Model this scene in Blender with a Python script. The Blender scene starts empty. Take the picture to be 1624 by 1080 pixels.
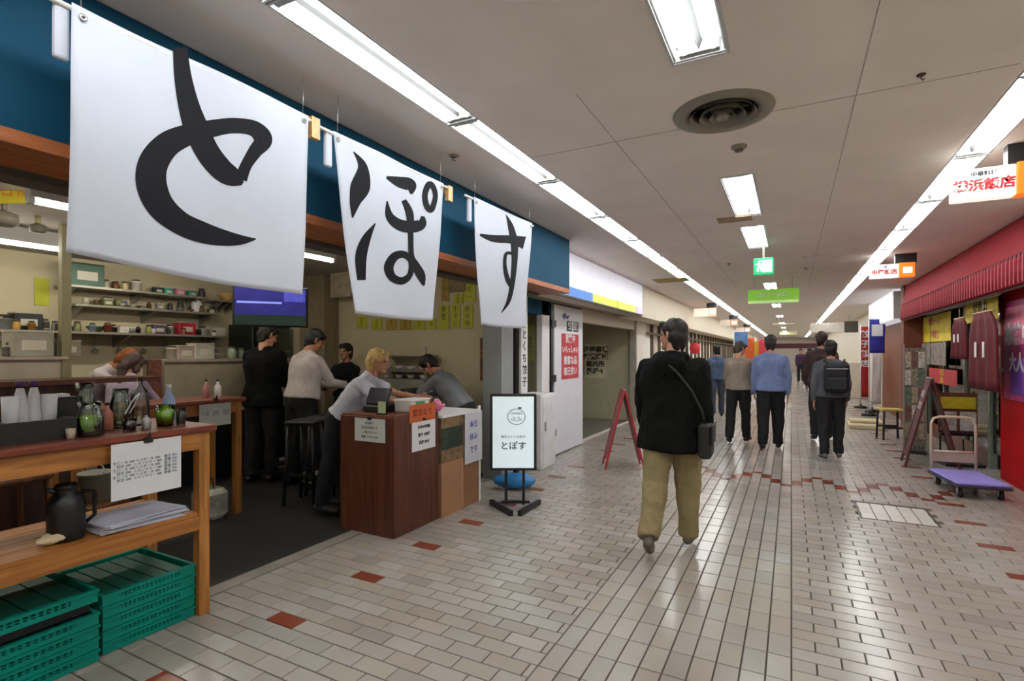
import bpy, bmesh, math, random
from mathutils import Vector, Matrix, noise
PI = math.pi
R = math.radians
random.seed(7)
SC = bpy.context.scene
COL = SC.collection

# ------------------------------------------------------------------ camera
EYE = 1.52; F_PX = 835.0; CX = 812.0; HY = 560.0
TH = R(27.95)
cam_d = bpy.data.cameras.new('camera'); cam = bpy.data.objects.new('camera', cam_d); COL.objects.link(cam)
cam.location = (0, 0, EYE); cam.rotation_euler = (R(90), 0, TH)
cam_d.sensor_width = 36; cam_d.lens = F_PX/1624*36; cam_d.shift_y = (HY-540)/1624; cam_d.clip_end = 200
SC.camera = cam
# ------------------------------------------------------------------ world, exposure
w = bpy.data.worlds.new('world'); SC.world = w; w.use_nodes = True
w.node_tree.nodes['Background'].inputs[0].default_value = (0.9, 0.95, 1, 1)
w.node_tree.nodes['Background'].inputs[1].default_value = 0.05
SC.view_settings.view_transform = 'Standard'; SC.view_settings.look = 'None'
SC.view_settings.gamma = 1; SC.view_settings.use_curve_mapping = False
SC.view_settings.exposure = 0.92
TUBE = 15.0        # strength of the corridor tubes
SHOP_TUBE = 25.0
SC.cycles.use_denoising = True
SC.cycles.max_bounces = 9; SC.cycles.diffuse_bounces = 7; SC.cycles.glossy_bounces = 3
SC.cycles.transmission_bounces = 6; SC.cycles.transparent_max_bounces = 8
SC.cycles.sample_clamp_indirect = 6; SC.cycles.caustics_reflective = False; SC.cycles.caustics_refractive = False

# ------------------------------------------------------------------ picture -> place helpers
FW = Vector((-math.sin(TH), math.cos(TH), 0)); RT = Vector((math.cos(TH), math.sin(TH), 0))
CAM = Vector((0, 0, EYE))
def ray(px, py): return FW + RT*((px-CX)/F_PX) + Vector((0, 0, (HY-py)/F_PX))
def at_x(px, py, x): r = ray(px, py); return CAM + r*(x/r.x)
def at_y(px, py, y): r = ray(px, py); return CAM + r*(y/r.y)
def at_z(px, py, z=0.0): r = ray(px, py); return CAM + r*((z-EYE)/r.z)
def at_d(px, py, d): return CAM + ray(px, py)*d

# ------------------------------------------------------------------ materials
def lin(c): return c/12.92 if c <= 0.04045 else ((c+0.055)/1.055)**2.4
def rgb(h):
    h = h.lstrip('#'); return tuple(lin(int(h[i:i+2], 16)/255) for i in (0, 2, 4)) + (1,)
MATS = {}
def mat(name, hexc, rough=0.6, metal=0.0, emit=0.0, noise_amt=0.12, scale=6.0, bump=0.0, trans=0.0, spec=0.5, stretch=None, coat=0.0, sheen=0.0, alpha=1.0):
    if name in MATS: return MATS[name]
    m = bpy.data.materials.new(name); m.use_nodes = True
    nt = m.node_tree; b = nt.nodes['Principled BSDF']
    c = rgb(hexc)
    b.inputs['Base Color'].default_value = c; b.inputs['Roughness'].default_value = rough
    b.inputs['Metallic'].default_value = metal
    b.inputs['Specular IOR Level'].default_value = spec
    b.inputs['Coat Weight'].default_value = coat
    b.inputs['Sheen Weight'].default_value = sheen
    b.inputs['Transmission Weight'].default_value = trans
    b.inputs['Alpha'].default_value = alpha
    if emit > 0:
        b.inputs['Emission Color'].default_value = c; b.inputs['Emission Strength'].default_value = emit
    tc = nt.nodes.new('ShaderNodeTexCoord'); src = tc.outputs['Object']
    if stretch:
        mp = nt.nodes.new('ShaderNodeMapping'); mp.inputs['Scale'].default_value = stretch
        nt.links.new(src, mp.inputs[0]); src = mp.outputs[0]
    if noise_amt > 0 or bump > 0:
        n = nt.nodes.new('ShaderNodeTexNoise'); n.inputs['Scale'].default_value = scale; n.inputs['Detail'].default_value = 4
        nt.links.new(src, n.inputs['Vector'])
        if noise_amt > 0:
            cr = nt.nodes.new('ShaderNodeValToRGB')
            k = noise_amt
            cr.color_ramp.elements[0].position = 0.3; cr.color_ramp.elements[1].position = 0.7
            cr.color_ramp.elements[0].color = tuple(max(0, v*(1-k)) for v in c[:3])+(1,)
            cr.color_ramp.elements[1].color = tuple(min(1, v*(1+k*0.6)) for v in c[:3])+(1,)
            nt.links.new(n.outputs['Fac'], cr.inputs['Fac']); nt.links.new(cr.outputs[0], b.inputs['Base Color'])
        if bump > 0:
            bp = nt.nodes.new('ShaderNodeBump'); bp.inputs['Strength'].default_value = bump; bp.inputs['Distance'].default_value = 0.02
            nt.links.new(n.outputs['Fac'], bp.inputs['Height']); nt.links.new(bp.outputs[0], b.inputs['Normal'])
    MATS[name] = m; return m
def clear(name, tint, gloss=.12):
    # thin clear glass: mostly see-through, with a fresnel reflection
    m = bpy.data.materials.new(name); m.use_nodes = True; nt = m.node_tree; nt.nodes.remove(nt.nodes['Principled BSDF'])
    t = nt.nodes.new('ShaderNodeBsdfTransparent'); t.inputs[0].default_value = rgb(tint)
    g = nt.nodes.new('ShaderNodeBsdfGlossy'); g.inputs['Roughness'].default_value = .04
    f = nt.nodes.new('ShaderNodeFresnel'); f.inputs[0].default_value = 1.45
    a = nt.nodes.new('ShaderNodeMath'); a.operation = 'ADD'; a.inputs[1].default_value = gloss*.3; a.use_clamp = True
    x = nt.nodes.new('ShaderNodeMixShader'); nt.links.new(f.outputs[0], a.inputs[0]); nt.links.new(a.outputs[0], x.inputs[0])
    nt.links.new(t.outputs[0], x.inputs[1]); nt.links.new(g.outputs[0], x.inputs[2]); nt.links.new(x.outputs[0], nt.nodes['Material Output'].inputs[0])
    MATS[name] = m; return m
def wood(name, dark, light, axis='z', scale=3.0, rough=0.45):
    if name in MATS: return MATS[name]
    m = bpy.data.materials.new(name); m.use_nodes = True; nt = m.node_tree; b = nt.nodes['Principled BSDF']
    tc = nt.nodes.new('ShaderNodeTexCoord'); mp = nt.nodes.new('ShaderNodeMapping')
    s = {'x': (0.6, 9, 9), 'y': (9, 0.6, 9), 'z': (9, 9, 0.6)}[axis]
    mp.inputs['Scale'].default_value = s
    n = nt.nodes.new('ShaderNodeTexNoise'); n.inputs['Scale'].default_value = scale; n.inputs['Detail'].default_value = 6; n.inputs['Distortion'].default_value = 1.2
    cr = nt.nodes.new('ShaderNodeValToRGB')
    cr.color_ramp.elements[0].position = 0.3; cr.color_ramp.elements[1].position = 0.72
    cr.color_ramp.elements[0].color = rgb(dark); cr.color_ramp.elements[1].color = rgb(light)
    nt.links.new(tc.outputs['Object'], mp.inputs[0]); nt.links.new(mp.outputs[0], n.inputs['Vector'])
    nt.links.new(n.outputs['Fac'], cr.inputs['Fac']); nt.links.new(cr.outputs[0], b.inputs['Base Color'])
    b.inputs['Roughness'].default_value = rough
    MATS[name] = m; return m
def tile_mat(name, stops, single):
    m = bpy.data.materials.new(name); m.use_nodes = True; nt = m.node_tree; b = nt.nodes['Principled BSDF']
    if single: src = nt.nodes.new('ShaderNodeObjectInfo').outputs['Random']
    else: src = nt.nodes.new('ShaderNodeNewGeometry').outputs['Random Per Island']
    cr = nt.nodes.new('ShaderNodeValToRGB'); cr.color_ramp.elements[0].color = rgb(stops[0]); cr.color_ramp.elements[1].color = rgb(stops[-1])
    for i, s in enumerate(stops[1:-1], 1):
        e = cr.color_ramp.elements.new(i/(len(stops)-1)); e.color = rgb(s)
    nt.links.new(src, cr.inputs['Fac'])
    g = nt.nodes.new('ShaderNodeNewGeometry')
    n = nt.nodes.new('ShaderNodeTexNoise'); n.inputs['Scale'].default_value = 25; n.inputs['Detail'].default_value = 2
    nt.links.new(g.outputs['Position'], n.inputs['Vector'])
    n2 = nt.nodes.new('ShaderNodeTexNoise'); n2.inputs['Scale'].default_value = 0.9; n2.inputs['Detail'].default_value = 3
    nt.links.new(g.outputs['Position'], n2.inputs['Vector'])
    mx = nt.nodes.new('ShaderNodeMix'); mx.data_type = 'RGBA'; mx.blend_type = 'MULTIPLY'
    cr2 = nt.nodes.new('ShaderNodeValToRGB'); cr2.color_ramp.elements[0].position = .3; cr2.color_ramp.elements[1].position = .65
    cr2.color_ramp.elements[0].color = (.84, .81, .77, 1); cr2.color_ramp.elements[1].color = (1, 1, 1, 1)
    nt.links.new(n2.outputs['Fac'], cr2.inputs['Fac'])
    mx.inputs['Factor'].default_value = 1
    nt.links.new(cr.outputs[0], mx.inputs['A']); nt.links.new(cr2.outputs[0], mx.inputs['B']); nt.links.new(mx.outputs['Result'], b.inputs['Base Color'])
    mr = nt.nodes.new('ShaderNodeMapRange'); b.inputs['Specular IOR Level'].default_value = .65; mr.inputs['To Min'].default_value = .19; mr.inputs['To Max'].default_value = .25
    nt.links.new(n.outputs['Fac'], mr.inputs['Value']); nt.links.new(mr.outputs[0], b.inputs['Roughness'])
    MATS[name] = m; return m

# ------------------------------------------------------------------ object helpers
def mw(o):
    m = o.matrix_basis.copy()
    while o.parent: o = o.parent; m = o.matrix_basis @ m
    return m
def setp(o, label=None, cat=None, group=None, kind=None):
    if label: o['label'] = label
    if cat: o['category'] = cat
    if group: o['group'] = group
    if kind: o['kind'] = kind
    return o
def thing(name, label, cat, loc=(0, 0, 0), rotz=0.0, group=None):
    o = bpy.data.objects.new(name, None); COL.objects.link(o); o.empty_display_size = .1
    o.location = loc; o.rotation_euler = (0, 0, rotz)
    return setp(o, label, cat, group)
def link(name, me, parent=None):
    o = bpy.data.objects.new(name, me); COL.objects.link(o)
    if parent: o.parent = parent
    return o
def dup(root, loc=None, rotz=None, label=None, group=None, mats=None):
    r = root.copy(); COL.objects.link(r)
    if loc is not None: r.location = loc
    if rotz is not None: r.rotation_euler = (0, 0, rotz)
    if label: r['label'] = label
    if group: r['group'] = group
    for ch in list(root.children):
        c = ch.copy(); COL.objects.link(c); c.parent = r
        for g in list(ch.children):
            d = g.copy(); COL.objects.link(d); d.parent = c
    return r
class MB:
    def __init__(s): s.v = []; s.f = []; s.smooth = []
    def add(s, vs, fs, sm=False):
        n = len(s.v); s.v += [Vector(v) for v in vs]
        s.f += [tuple(i+n for i in f) for f in fs]; s.smooth += [sm]*len(fs); return s
    def box(s, x0, x1, y0, y1, z0, z1, M=None):
        vs = [Vector((x, y, z)) for z in (z0, z1) for y in (y0, y1) for x in (x0, x1)]
        if M: vs = [M @ v for v in vs]
        return s.add(vs, [(0, 2, 3, 1), (4, 5, 7, 6), (0, 1, 5, 4), (2, 6, 7, 3), (0, 4, 6, 2), (1, 3, 7, 5)])
    def bbox(s, x0, x1, y0, y1, z0, z1, b=.01, M=None):
        # box with chamfered upright edges and top rim
        def ringz(z, i):
            a, c, d, e = x0+i, x1-i, y0+i, y1-i; q = b
            return [Vector(p) for p in ((a+q, d, z), (c-q, d, z), (c, d+q, z), (c, e-q, z), (c-q, e, z), (a+q, e, z), (a, e-q, z), (a, d+q, z))]
        rs = [ringz(z0, b*.7), ringz(z0+b, 0), ringz(z1-b, 0), ringz(z1, b*.7)]
        vs = [v for r in rs for v in r]
        if M: vs = [M @ v for v in vs]
        fs = [tuple(range(7, -1, -1)), tuple(range(24, 32))]
        for k in range(3):
            for i in range(8): j = (i+1) % 8; fs.append((k*8+i, k*8+j, k*8+8+j, k*8+8+i))
        return s.add(vs, fs)
    def tube(s, pts, r, n=8, caps=True, closed=False):
        pts = [Vector(p) for p in pts]; rr = r if isinstance(r, (list, tuple)) else [r]*len(pts)
        vs = []; up = None
        for i, p in enumerate(pts):
            if closed: d = (pts[(i+1) % len(pts)]-pts[i-1]).normalized()
            else: d = (pts[min(i+1, len(pts)-1)]-pts[max(i-1, 0)]).normalized()
            if up is None:
                up = Vector((0, 0, 1)) if abs(d.z) < .9 else Vector((1, 0, 0))
            a = d.cross(up).normalized(); bb = a.cross(d).normalized(); up = bb
            for k in range(n):
                t = 2*PI*k/n; vs.append(p + (a*math.cos(t)+bb*math.sin(t))*rr[i])
        fs = []; m = len(pts)
        for i in range(m if closed else m-1):
            i2 = (i+1) % m
            for k in range(n): k2 = (k+1) % n; fs.append((i*n+k, i*n+k2, i2*n+k2, i2*n+k))
        if caps and not closed:
            fs.append(tuple(range(n-1, -1, -1))); fs.append(tuple((m-1)*n+k for k in range(n)))
        return s.add(vs, fs, True)
    def lathe(s, prof, c=(0, 0, 0), n=20, M=None, sm=True, caps=(1, 1)):
        if (Vector(prof[0])-Vector(prof[-1])).length < 1e-6: caps = (0, 0)
        c = Vector(c); vs = []; fs = []
        for (r, z) in prof:
            for k in range(n):
                t = 2*PI*k/n; v = c+Vector((r*math.cos(t), r*math.sin(t), z)); vs.append(M @ v if M else v)
        for i in range(len(prof)-1):
            for k in range(n): k2 = (k+1) % n; fs.append((i*n+k, i*n+k2, (i+1)*n+k2, (i+1)*n+k))
        if prof[0][0] > 1e-4 and caps[0]: fs.append(tuple(range(n-1, -1, -1)))
        if prof[-1][0] > 1e-4 and caps[1]: fs.append(tuple((len(prof)-1)*n+k for k in range(n)))
        return s.add(vs, fs, sm)
    def quad(s, a, b, c, d): return s.add([a, b, c, d], [(0, 1, 2, 3)])
    def prism(s, pts, d):
        # polygon pts (3D, planar) pushed along d
        pts = [Vector(p) for p in pts]; n = len(pts); d = Vector(d)
        return s.add(pts+[p+d for p in pts], [tuple(range(n-1, -1, -1)), tuple(range(n, 2*n))]+[(i, (i+1) % n, n+(i+1) % n, n+i) for i in range(n)])
    def sphere(s, c, r, nu=16, nv=10, M=None):
        r = r if isinstance(r, (tuple, list)) else (r, r, r); c = Vector(c); vs = []; fs = []
        for j in range(1, nv):
            ph = PI*j/nv
            for i in range(nu):
                t = 2*PI*i/nu; vs.append(Vector((r[0]*math.sin(ph)*math.cos(t), r[1]*math.sin(ph)*math.sin(t), r[2]*math.cos(ph))))
        vs += [Vector((0, 0, r[2])), Vector((0, 0, -r[2]))]
        if M: vs = [M @ v for v in vs]
        vs = [v+c for v in vs]; a = len(vs)-2
        for j in range(nv-2):
            for i in range(nu): i2 = (i+1) % nu; fs.append((j*nu+i, (j+1)*nu+i, (j+1)*nu+i2, j*nu+i2))
        for i in range(nu): i2 = (i+1) % nu; fs += [(a, i, i2), ((nv-2)*nu+i2, (nv-2)*nu+i, a+1)]
        return s.add(vs, fs, True)
    def mesh(s, name, m=None):
        me = bpy.data.meshes.new(name); me.from_pydata([tuple(v) for v in s.v], [], s.f)
        me.polygons.foreach_set('use_smooth', s.smooth)
        bm = bmesh.new(); bm.from_mesh(me); bmesh.ops.recalc_face_normals(bm, faces=bm.faces); bm.to_mesh(me); bm.free()
        if m: me.materials.append(m)
        return me
    def obj(s, name, m, parent=None, world=False, label=None, cat=None, group=None, kind=None, bevel=0.0):
        if parent and world:
            inv = mw(parent).inverted(); s.v = [inv @ v for v in s.v]
        o = link(name, s.mesh(name, m), parent)
        if bevel > 0:
            md = o.modifiers.new('bevel', 'BEVEL'); md.width = bevel; md.segments = 2; md.limit_method = 'ANGLE'
        return setp(o, label, cat, group, kind)
    def single(s, name, m, label, cat, group=None, bevel=0.0, kind=None):
        # a thing that is one mesh: origin moved to its base
        lo = Vector([min(v[i] for v in s.v) for i in range(3)]); hi = Vector([max(v[i] for v in s.v) for i in range(3)])
        o0 = Vector(((lo.x+hi.x)/2, (lo.y+hi.y)/2, lo.z)); s.v = [v-o0 for v in s.v]
        o = s.obj(name, m, None, False, label, cat, group, kind, bevel); o.location = o0; return o
def struct(name, mb, m, label, bevel=0.0):
    return mb.obj(name, m, None, label=label, kind='structure', bevel=bevel)
def text(s, size, m, parent, origin, right, up, name='lettering', align='CENTER', ext=.0008, sx=1.0, world=True, bold=0.0):
    c = bpy.data.curves.new(name, 'FONT'); c.body = s; c.size = size; c.align_x = align; c.align_y = 'CENTER'; c.extrude = ext; c.offset = bold
    c.resolution_u = 2; c.materials.append(m)
    o = bpy.data.objects.new(name, c); COL.objects.link(o)
    r = Vector(right).normalized(); u = Vector(up).normalized(); n = r.cross(u)
    M = Matrix.Translation(Vector(origin)) @ Matrix(((r.x, u.x, n.x, 0), (r.y, u.y, n.y, 0), (r.z, u.z, n.z, 0), (0, 0, 0, 1))) @ Matrix.Diagonal((sx, 1, 1, 1))
    if parent:
        o.parent = parent
        if world: M = mw(parent).inverted() @ M
    o.matrix_basis = M
    return o
def sheet(name, m, a, b, c, d, parent=None, thick=.0015, curl=0.0, **k):
    # thin sheet of paper / card through four world corners TL, TR, BR, BL
    a, b, c, d = map(Vector, (a, b, c, d)); nrm = (b-a).cross(d-a).normalized()
    N = 8; vs = []; fs = []
    for side in (0, 1):
        for j in range(N+1):
            for i in range(N+1):
                u, v = i/N, j/N; p = (a*(1-u)+b*u)*(1-v)+(d*(1-u)+c*u)*v
                off = curl*math.sin(u*5+v*2)*v
                vs.append(p+nrm*(off+(side-.5)*thick))
    W1 = (N+1)**2
    for j in range(N):
        for i in range(N):
            q = (j*(N+1)+i, j*(N+1)+i+1, (j+1)*(N+1)+i+1, (j+1)*(N+1)+i); fs.append(q[::-1]); fs.append(tuple(t+W1 for t in q))
    for i in range(N):
        fs += [(i, i+1, i+1+W1, i+W1), (N*(N+1)+i+1, N*(N+1)+i, N*(N+1)+i+W1, N*(N+1)+i+1+W1)]
        p, q = i*(N+1), (i+1)*(N+1); fs += [(q, p, p+W1, q+W1), (p+N, q+N, q+N+W1, p+N+W1)]
    mb = MB().add(vs, fs)
    if parent: return mb.obj(name, m, parent, world=True, **k)
    return mb.single(name, m, k['label'], k['cat'], k.get('group'))

CEIL = 2.88
M_white = mat('white_paint', '#DFDFE0', .5, noise_amt=.05)
M_ceiling = mat('ceiling_board', '#EEE5DF', .85, noise_amt=.05, scale=2.5, bump=.02)
M_black = mat('black_metal', '#141416', .4, noise_amt=.05)
M_steel = mat('steel', '#A9A9A8', .35, metal=.8, noise_amt=.05)
M_paper = mat('paper', '#D8DADC', .7, noise_amt=.04)
M_ink = mat('ink', '#2A2C33', .7, noise_amt=0)
# ================================================================== STRUCTURE
Y0, Y1 = -4.0, 52.0
XS, XB = -3.2, -7.6       # shop front line, shop back wall
M_cream = mat('cream_wall', '#CFC6B4', .75, noise_amt=.07, scale=1.5)
M_beige = mat('beige_shop_wall', '#C9BFA0', .75, noise_amt=.08, scale=1.5)
M_plaster = mat('plaster', '#C9C4B8', .8, noise_amt=.06, scale=2)
M_grout = mat('grout', '#463C33', .9, noise_amt=.15, scale=9)
M_dark = mat('dark_shop_floor', '#1B1B1C', .55, noise_amt=.25, scale=4)
M_teal = mat('teal_paint', '#0A4560', .7, noise_amt=.10, scale=3, spec=.2)
M_trimw = wood('orange_trim_wood', '#8A4A24', '#B56B3A', 'y')
# floor base and tiles
floor = struct('floor', MB().box(XS, 2.42, Y0, Y1, -.06, -.006), M_grout, 'corridor floor of pale rectangular ceramic tiles with dark grout')
PAL = ['#978F86', '#A8A29A', '#9E9992', '#A7A39E', '#96918B', '#ABA6A1', '#A0988E', '#A59F9A']
T_one = tile_mat('floor_tile_one', PAL, True); T_all = tile_mat('floor_tile_all', PAL, False)
REDS = ['#6E3322', '#7E3D28', '#8C452E']
R_one = tile_mat('red_tile_one', REDS, True); R_all = tile_mat('red_tile_all', REDS, False)
HP = ['#C4C2BA', '#CFCCC4']
H_all = tile_mat('pale_tile', HP, True)
P = .109; G = .0068
def tri(k, n): k = k % (2*n); return k if k <= n else 2*n-k
tiles = []      # x0,x1,y0,y1,colour
nrows = int((Y1-Y0)/P)
ZR0 = round((6.82-Y0)/P)
def region_bricks(xa, xb, y0, row, red_at):
    n = int(round((xb-xa)/(2*P)))+2; off = (row % 2)*P
    for i in range(-1, n):
        a = xa+i*2*P+off; b = a+2*P; a2, b2 = max(a, xa), min(b, xb)
        if b2-a2 < .03: continue
        red = red_at is not None and a2 <= red_at < b2
        tiles.append((a2, b2, y0, y0+P, 'r' if red else 't'))
for r_ in range(nrows):
    y0 = Y0+r_*P
    if ZR0 <= r_ < ZR0+6:
        k = r_-ZR0
        c = 0; x = -1.09-20*P
        while x < 2.40:
            red = k in ((0,), (1, 2), (3, 4), (5,))[tri(c+1, 3)]
            tiles.append((max(x, XS), min(x+P, 2.42), y0, y0+P, 'r' if red and -1.12 < x < 1.55 else 't')); x += P; c += 1
        continue
    red_row = (r_ % 6 == round((2.04-Y0)/P) % 6)
    region_bricks(XS, -1.09, y0, r_, -2.54 if red_row else None)
    region_bricks(0.0, 2.42, y0, r_, 1.45 if (r_ % 6 == 2) else None)
    if (r_ % 2) == 0 and not (ZR0 <= r_+1 < ZR0+6):
        for c in range(10): tiles.append((-1.09+c*P, -1.09+(c+1)*P, y0, y0+2*P, 't'))
    elif (r_ % 2) == 0 or (ZR0 <= r_-1 < ZR0+6 and r_ % 2 == 1):
        for c in range(10): tiles.append((-1.09+c*P, -1.09+(c+1)*P, y0, y0+P, 't'))
def tile_key(t):
    c = Vector(((t[0]+t[1])/2, (t[2]+t[3])/2, 0)); d = c.dot(FW); sx = c.dot(RT)
    if d < 1.5: return None
    px = CX+F_PX*sx/d; py = HY+F_PX*EYE/d
    if px < -20 or px > 1644 or py > 1100: return None
    # hidden under the crates or the shop table
    if c.x < -2.95 and c.y < 1.95: return None
    return -(t[1]-t[0])*(t[3]-t[2])/d**3
HX0, HX1, HY0, HY1 = .56, 1.16, 5.80, 6.42
def in_hatch(t): return (t[0]+t[1])/2 > HX0 and (t[0]+t[1])/2 < HX1 and (t[2]+t[3])/2 > HY0 and (t[2]+t[3])/2 < HY1
ranked = sorted([(tile_key(t), i) for i, t in enumerate(tiles) if tile_key(t) is not None and not in_hatch(t)])
ones = set(i for k, i in ranked[:290])
MESHC = {}
def tile_mesh(wx, wy, m):
    key = (round(wx, 3), round(wy, 3), m.name)
    if key not in MESHC:
        h = .0022; a, b = wx/2-G/2, wy/2-G/2; q = .002
        mb = MB().add([(-a, -b, -.006), (a, -b, -.006), (a, b, -.006), (-a, b, -.006), (-a, -b, -q), (a, -b, -q), (a, b, -q), (-a, b, -q),
                       (-a+q, -b+q, 0), (a-q, -b+q, 0), (a-q, b-q, 0), (-a+q, b-q, 0)],
                      [(8, 9, 10, 11)]+[(i, (i+1) % 4, 4+(i+1) % 4, 4+i) for i in range(4)]+[(4+i, 4+(i+1) % 4, 8+(i+1) % 4, 8+i) for i in range(4)])
        MESHC[key] = mb.mesh('tile', m)
    return MESHC[key]
big = {'t': MB(), 'r': MB()}
for i, t in enumerate(tiles):
    if in_hatch(t): continue
    cx, cy = (t[0]+t[1])/2, (t[2]+t[3])/2
    if i in ones:
        o = link('tile', tile_mesh(t[1]-t[0], t[3]-t[2], R_one if t[4] == 'r' else T_one), floor)
        o.location = (cx, cy, random.uniform(-.0006, .0004))
        if t[4] == 'r': o['label'] = 'terracotta red tile'
    else:
        a, b = (t[1]-t[0])/2-G/2, (t[3]-t[2])/2-G/2; z = random.uniform(-.0008, .0003); q = .0025
        big[t[4]].add([(cx-a, cy-b, -.006), (cx+a, cy-b, -.006), (cx+a, cy+b, -.006), (cx-a, cy+b, -.006),
                       (cx-a+q, cy-b+q, z), (cx+a-q, cy-b+q, z), (cx+a-q, cy+b-q, z), (cx-a+q, cy+b-q, z)],
                      [(4, 5, 6, 7)]+[(j, (j+1) % 4, 4+(j+1) % 4, 4+j) for j in range(4)])
def fastobj(mb, name, m, parent, label=None):
    me = bpy.data.meshes.new(name); me.from_pydata([tuple(v) for v in mb.v], [], mb.f); me.materials.append(m)
    o = link(name, me, parent); o['kind'] = 'stuff'
    if label: o['label'] = label
    return o
fastobj(big['t'], 'tile_field', T_all, floor, 'farther pale floor tiles')
fastobj(big['r'], 'red_tile_field', R_all, floor, 'farther terracotta red tiles')
# pale access hatch set in the floor
hatch = thing('floor_hatch', 'pale square access cover set in the tiled floor in front of the purple trolley', 'floor hatch', ((HX0+HX1)/2, (HY0+HY1)/2, -.006))
MB().box(HX0, HX1, HY0, HY1, -.006, -.003).obj('cover', M_grout, hatch, world=True)
nx = 5
for i in range(nx):
    for j in range(3):
        x0 = HX0+.02+(HX1-HX0-.04)*i/nx; y0 = HY0+.02+(HY1-HY0-.04)*j/3
        o = link('tile', tile_mesh((HX1-HX0-.04)/nx, (HY1-HY0-.04)/3, H_all), hatch)
        o.location = (x0+(HX1-HX0-.04)/nx/2-hatch.location.x, y0+(HY1-HY0-.04)/6-hatch.location.y, .007)
for (a, b, c, d) in ((HX0, HX0+.016, HY0, HY1), (HX1-.016, HX1, HY0, HY1), (HX0+.016, HX1-.016, HY0, HY0+.012), (HX0+.016, HX1-.016, HY1-.012, HY1)):
    MB().box(a, b, c, d, -.003, .003).obj('frame_bar', mat('dark_steel', '#4A4641', .4, metal=.6), hatch, world=True)
# shop floor and threshold
struct('floor', MB().box(XB-.2, XS-.12, Y0, 5.72, -.06, .004), M_dark, 'black matt floor inside the eatery')
struct('trim_1', MB().box(XS-.12, XS, Y0, 5.72, -.06, .006), mat('threshold', '#8D8880', .5, metal=.2, noise_amt=.2), 'grey metal threshold along the eatery front')
# ceiling with openings for fittings
LX, RX, CXL = -1.71, 1.09, -.37
HW = .105; CW = .115
central = [(1.22, 2.54), (4.37, 5.65), (6.17, 7.45), (11.3, 12.58), (16.2, 17.5), (21.2, 22.5), (26.2, 27.5), (31.2, 32.5), (36.2, 37.5)]
DIFC = at_z(1146, 178, CEIL); DR = .27
xs = sorted([-2.72, LX-HW, LX+HW, CXL-CW, CXL+CW, DIFC.x-DR*.68, DIFC.x+DR*.68, RX-HW, RX+HW, 2.42])
ys = sorted([Y0, Y1, DIFC.y-DR*.68, DIFC.y+DR*.68]+[v for c in central for v in c])
mb = MB(); vid = {}
for j in range(len(ys)-1):
    for i in range(len(xs)-1):
        mx_, my_ = (xs[i]+xs[i+1])/2, (ys[j]+ys[j+1])/2
        if abs(mx_-LX) < HW or abs(mx_-RX) < HW: continue
        if abs(mx_-CXL) < CW and any(c[0] < my_ < c[1] for c in central): continue
        if abs(mx_-DIFC.x) < DR*.66 and abs(my_-DIFC.y) < DR*.66: continue
        mb.box(xs[i], xs[i+1], ys[j], ys[j+1], CEIL, CEIL+.12)
mb.f = [f for f in mb.f]
struct('ceiling', mb, M_ceiling, 'warm grey flat ceiling over the corridor')
# joints of the ceiling boards as slim raised strips
jm = mat('ceiling_joint', '#A59D96', .85, noise_amt=0)
for k, (x0, x1, y0, y1) in enumerate([(.3, .304, .5, 12), (-1.0, -.996, 2.6, 12), (-1.57, .95, 3.3, 3.304), (.3, .95, 2.0, 2.004)]):
    struct('trim_%d' % (k+2), MB().box(x0, x1, y0, y1, CEIL-.0015, CEIL), jm, 'hairline board joint across the ceiling')
struct('ceiling', MB().box(XB-.2, -2.72, Y0, 5.72, 2.66, 2.74), mat('shop_ceiling', '#A8A296', .8), 'darker lower ceiling inside the eatery')
# walls
struct('wall_back', MB().box(XB-.15, XB, Y0, 5.85, -.06, 2.7), M_beige, 'beige kitchen wall at the back of the eatery')
struct('wall_side', MB().box(XB, -3.30, 5.72, 5.85, -.06, 2.7), M_beige, 'beige side wall of the eatery hung with yellow menu slips')
struct('wall_near', MB().box(XB-.15, 2.6, Y0-.1, Y0, -.06, 3.0), M_plaster, 'wall closing the corridor behind the viewpoint')
struct('wall_end', MB().box(-3.4, 2.6, Y1, Y1+.1, -.06, 3.0), mat('end_wall', '#C9BDB2', .8), 'pale end wall of the long corridor')
# teal fascia over the eatery front
fas = thing('shop_fascia', 'dark teal boxed fascia above the open eatery front', 'fascia', (-2.75, 1.0, 2.28))
YE = 5.92
MB().box(-2.90, -2.36, Y0+.01, YE, 2.285, CEIL-.004).obj('panel', M_teal, fas, world=True, label='teal painted board')
MB().box(-2.90, -2.345, Y0+.01, YE-.02, 2.235, 2.285).obj('wood_trim', M_trimw, fas, world=True, label='orange brown wooden edge strip')
MB().box(-2.80, -2.66, Y0+.01, 5.7, 2.205, 2.235).obj('shutter_rail', mat('shutter_rail', '#57524C', .5, metal=.4), fas, world=True, label='dark grey shutter rail')
MB().box(-3.22, -2.91, Y0+.01, 5.7, 2.40, 2.655).obj('shutter_box', mat('shutter_box', '#6E675C', .6), fas, world=True, label='grey brown shutter housing')
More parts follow.
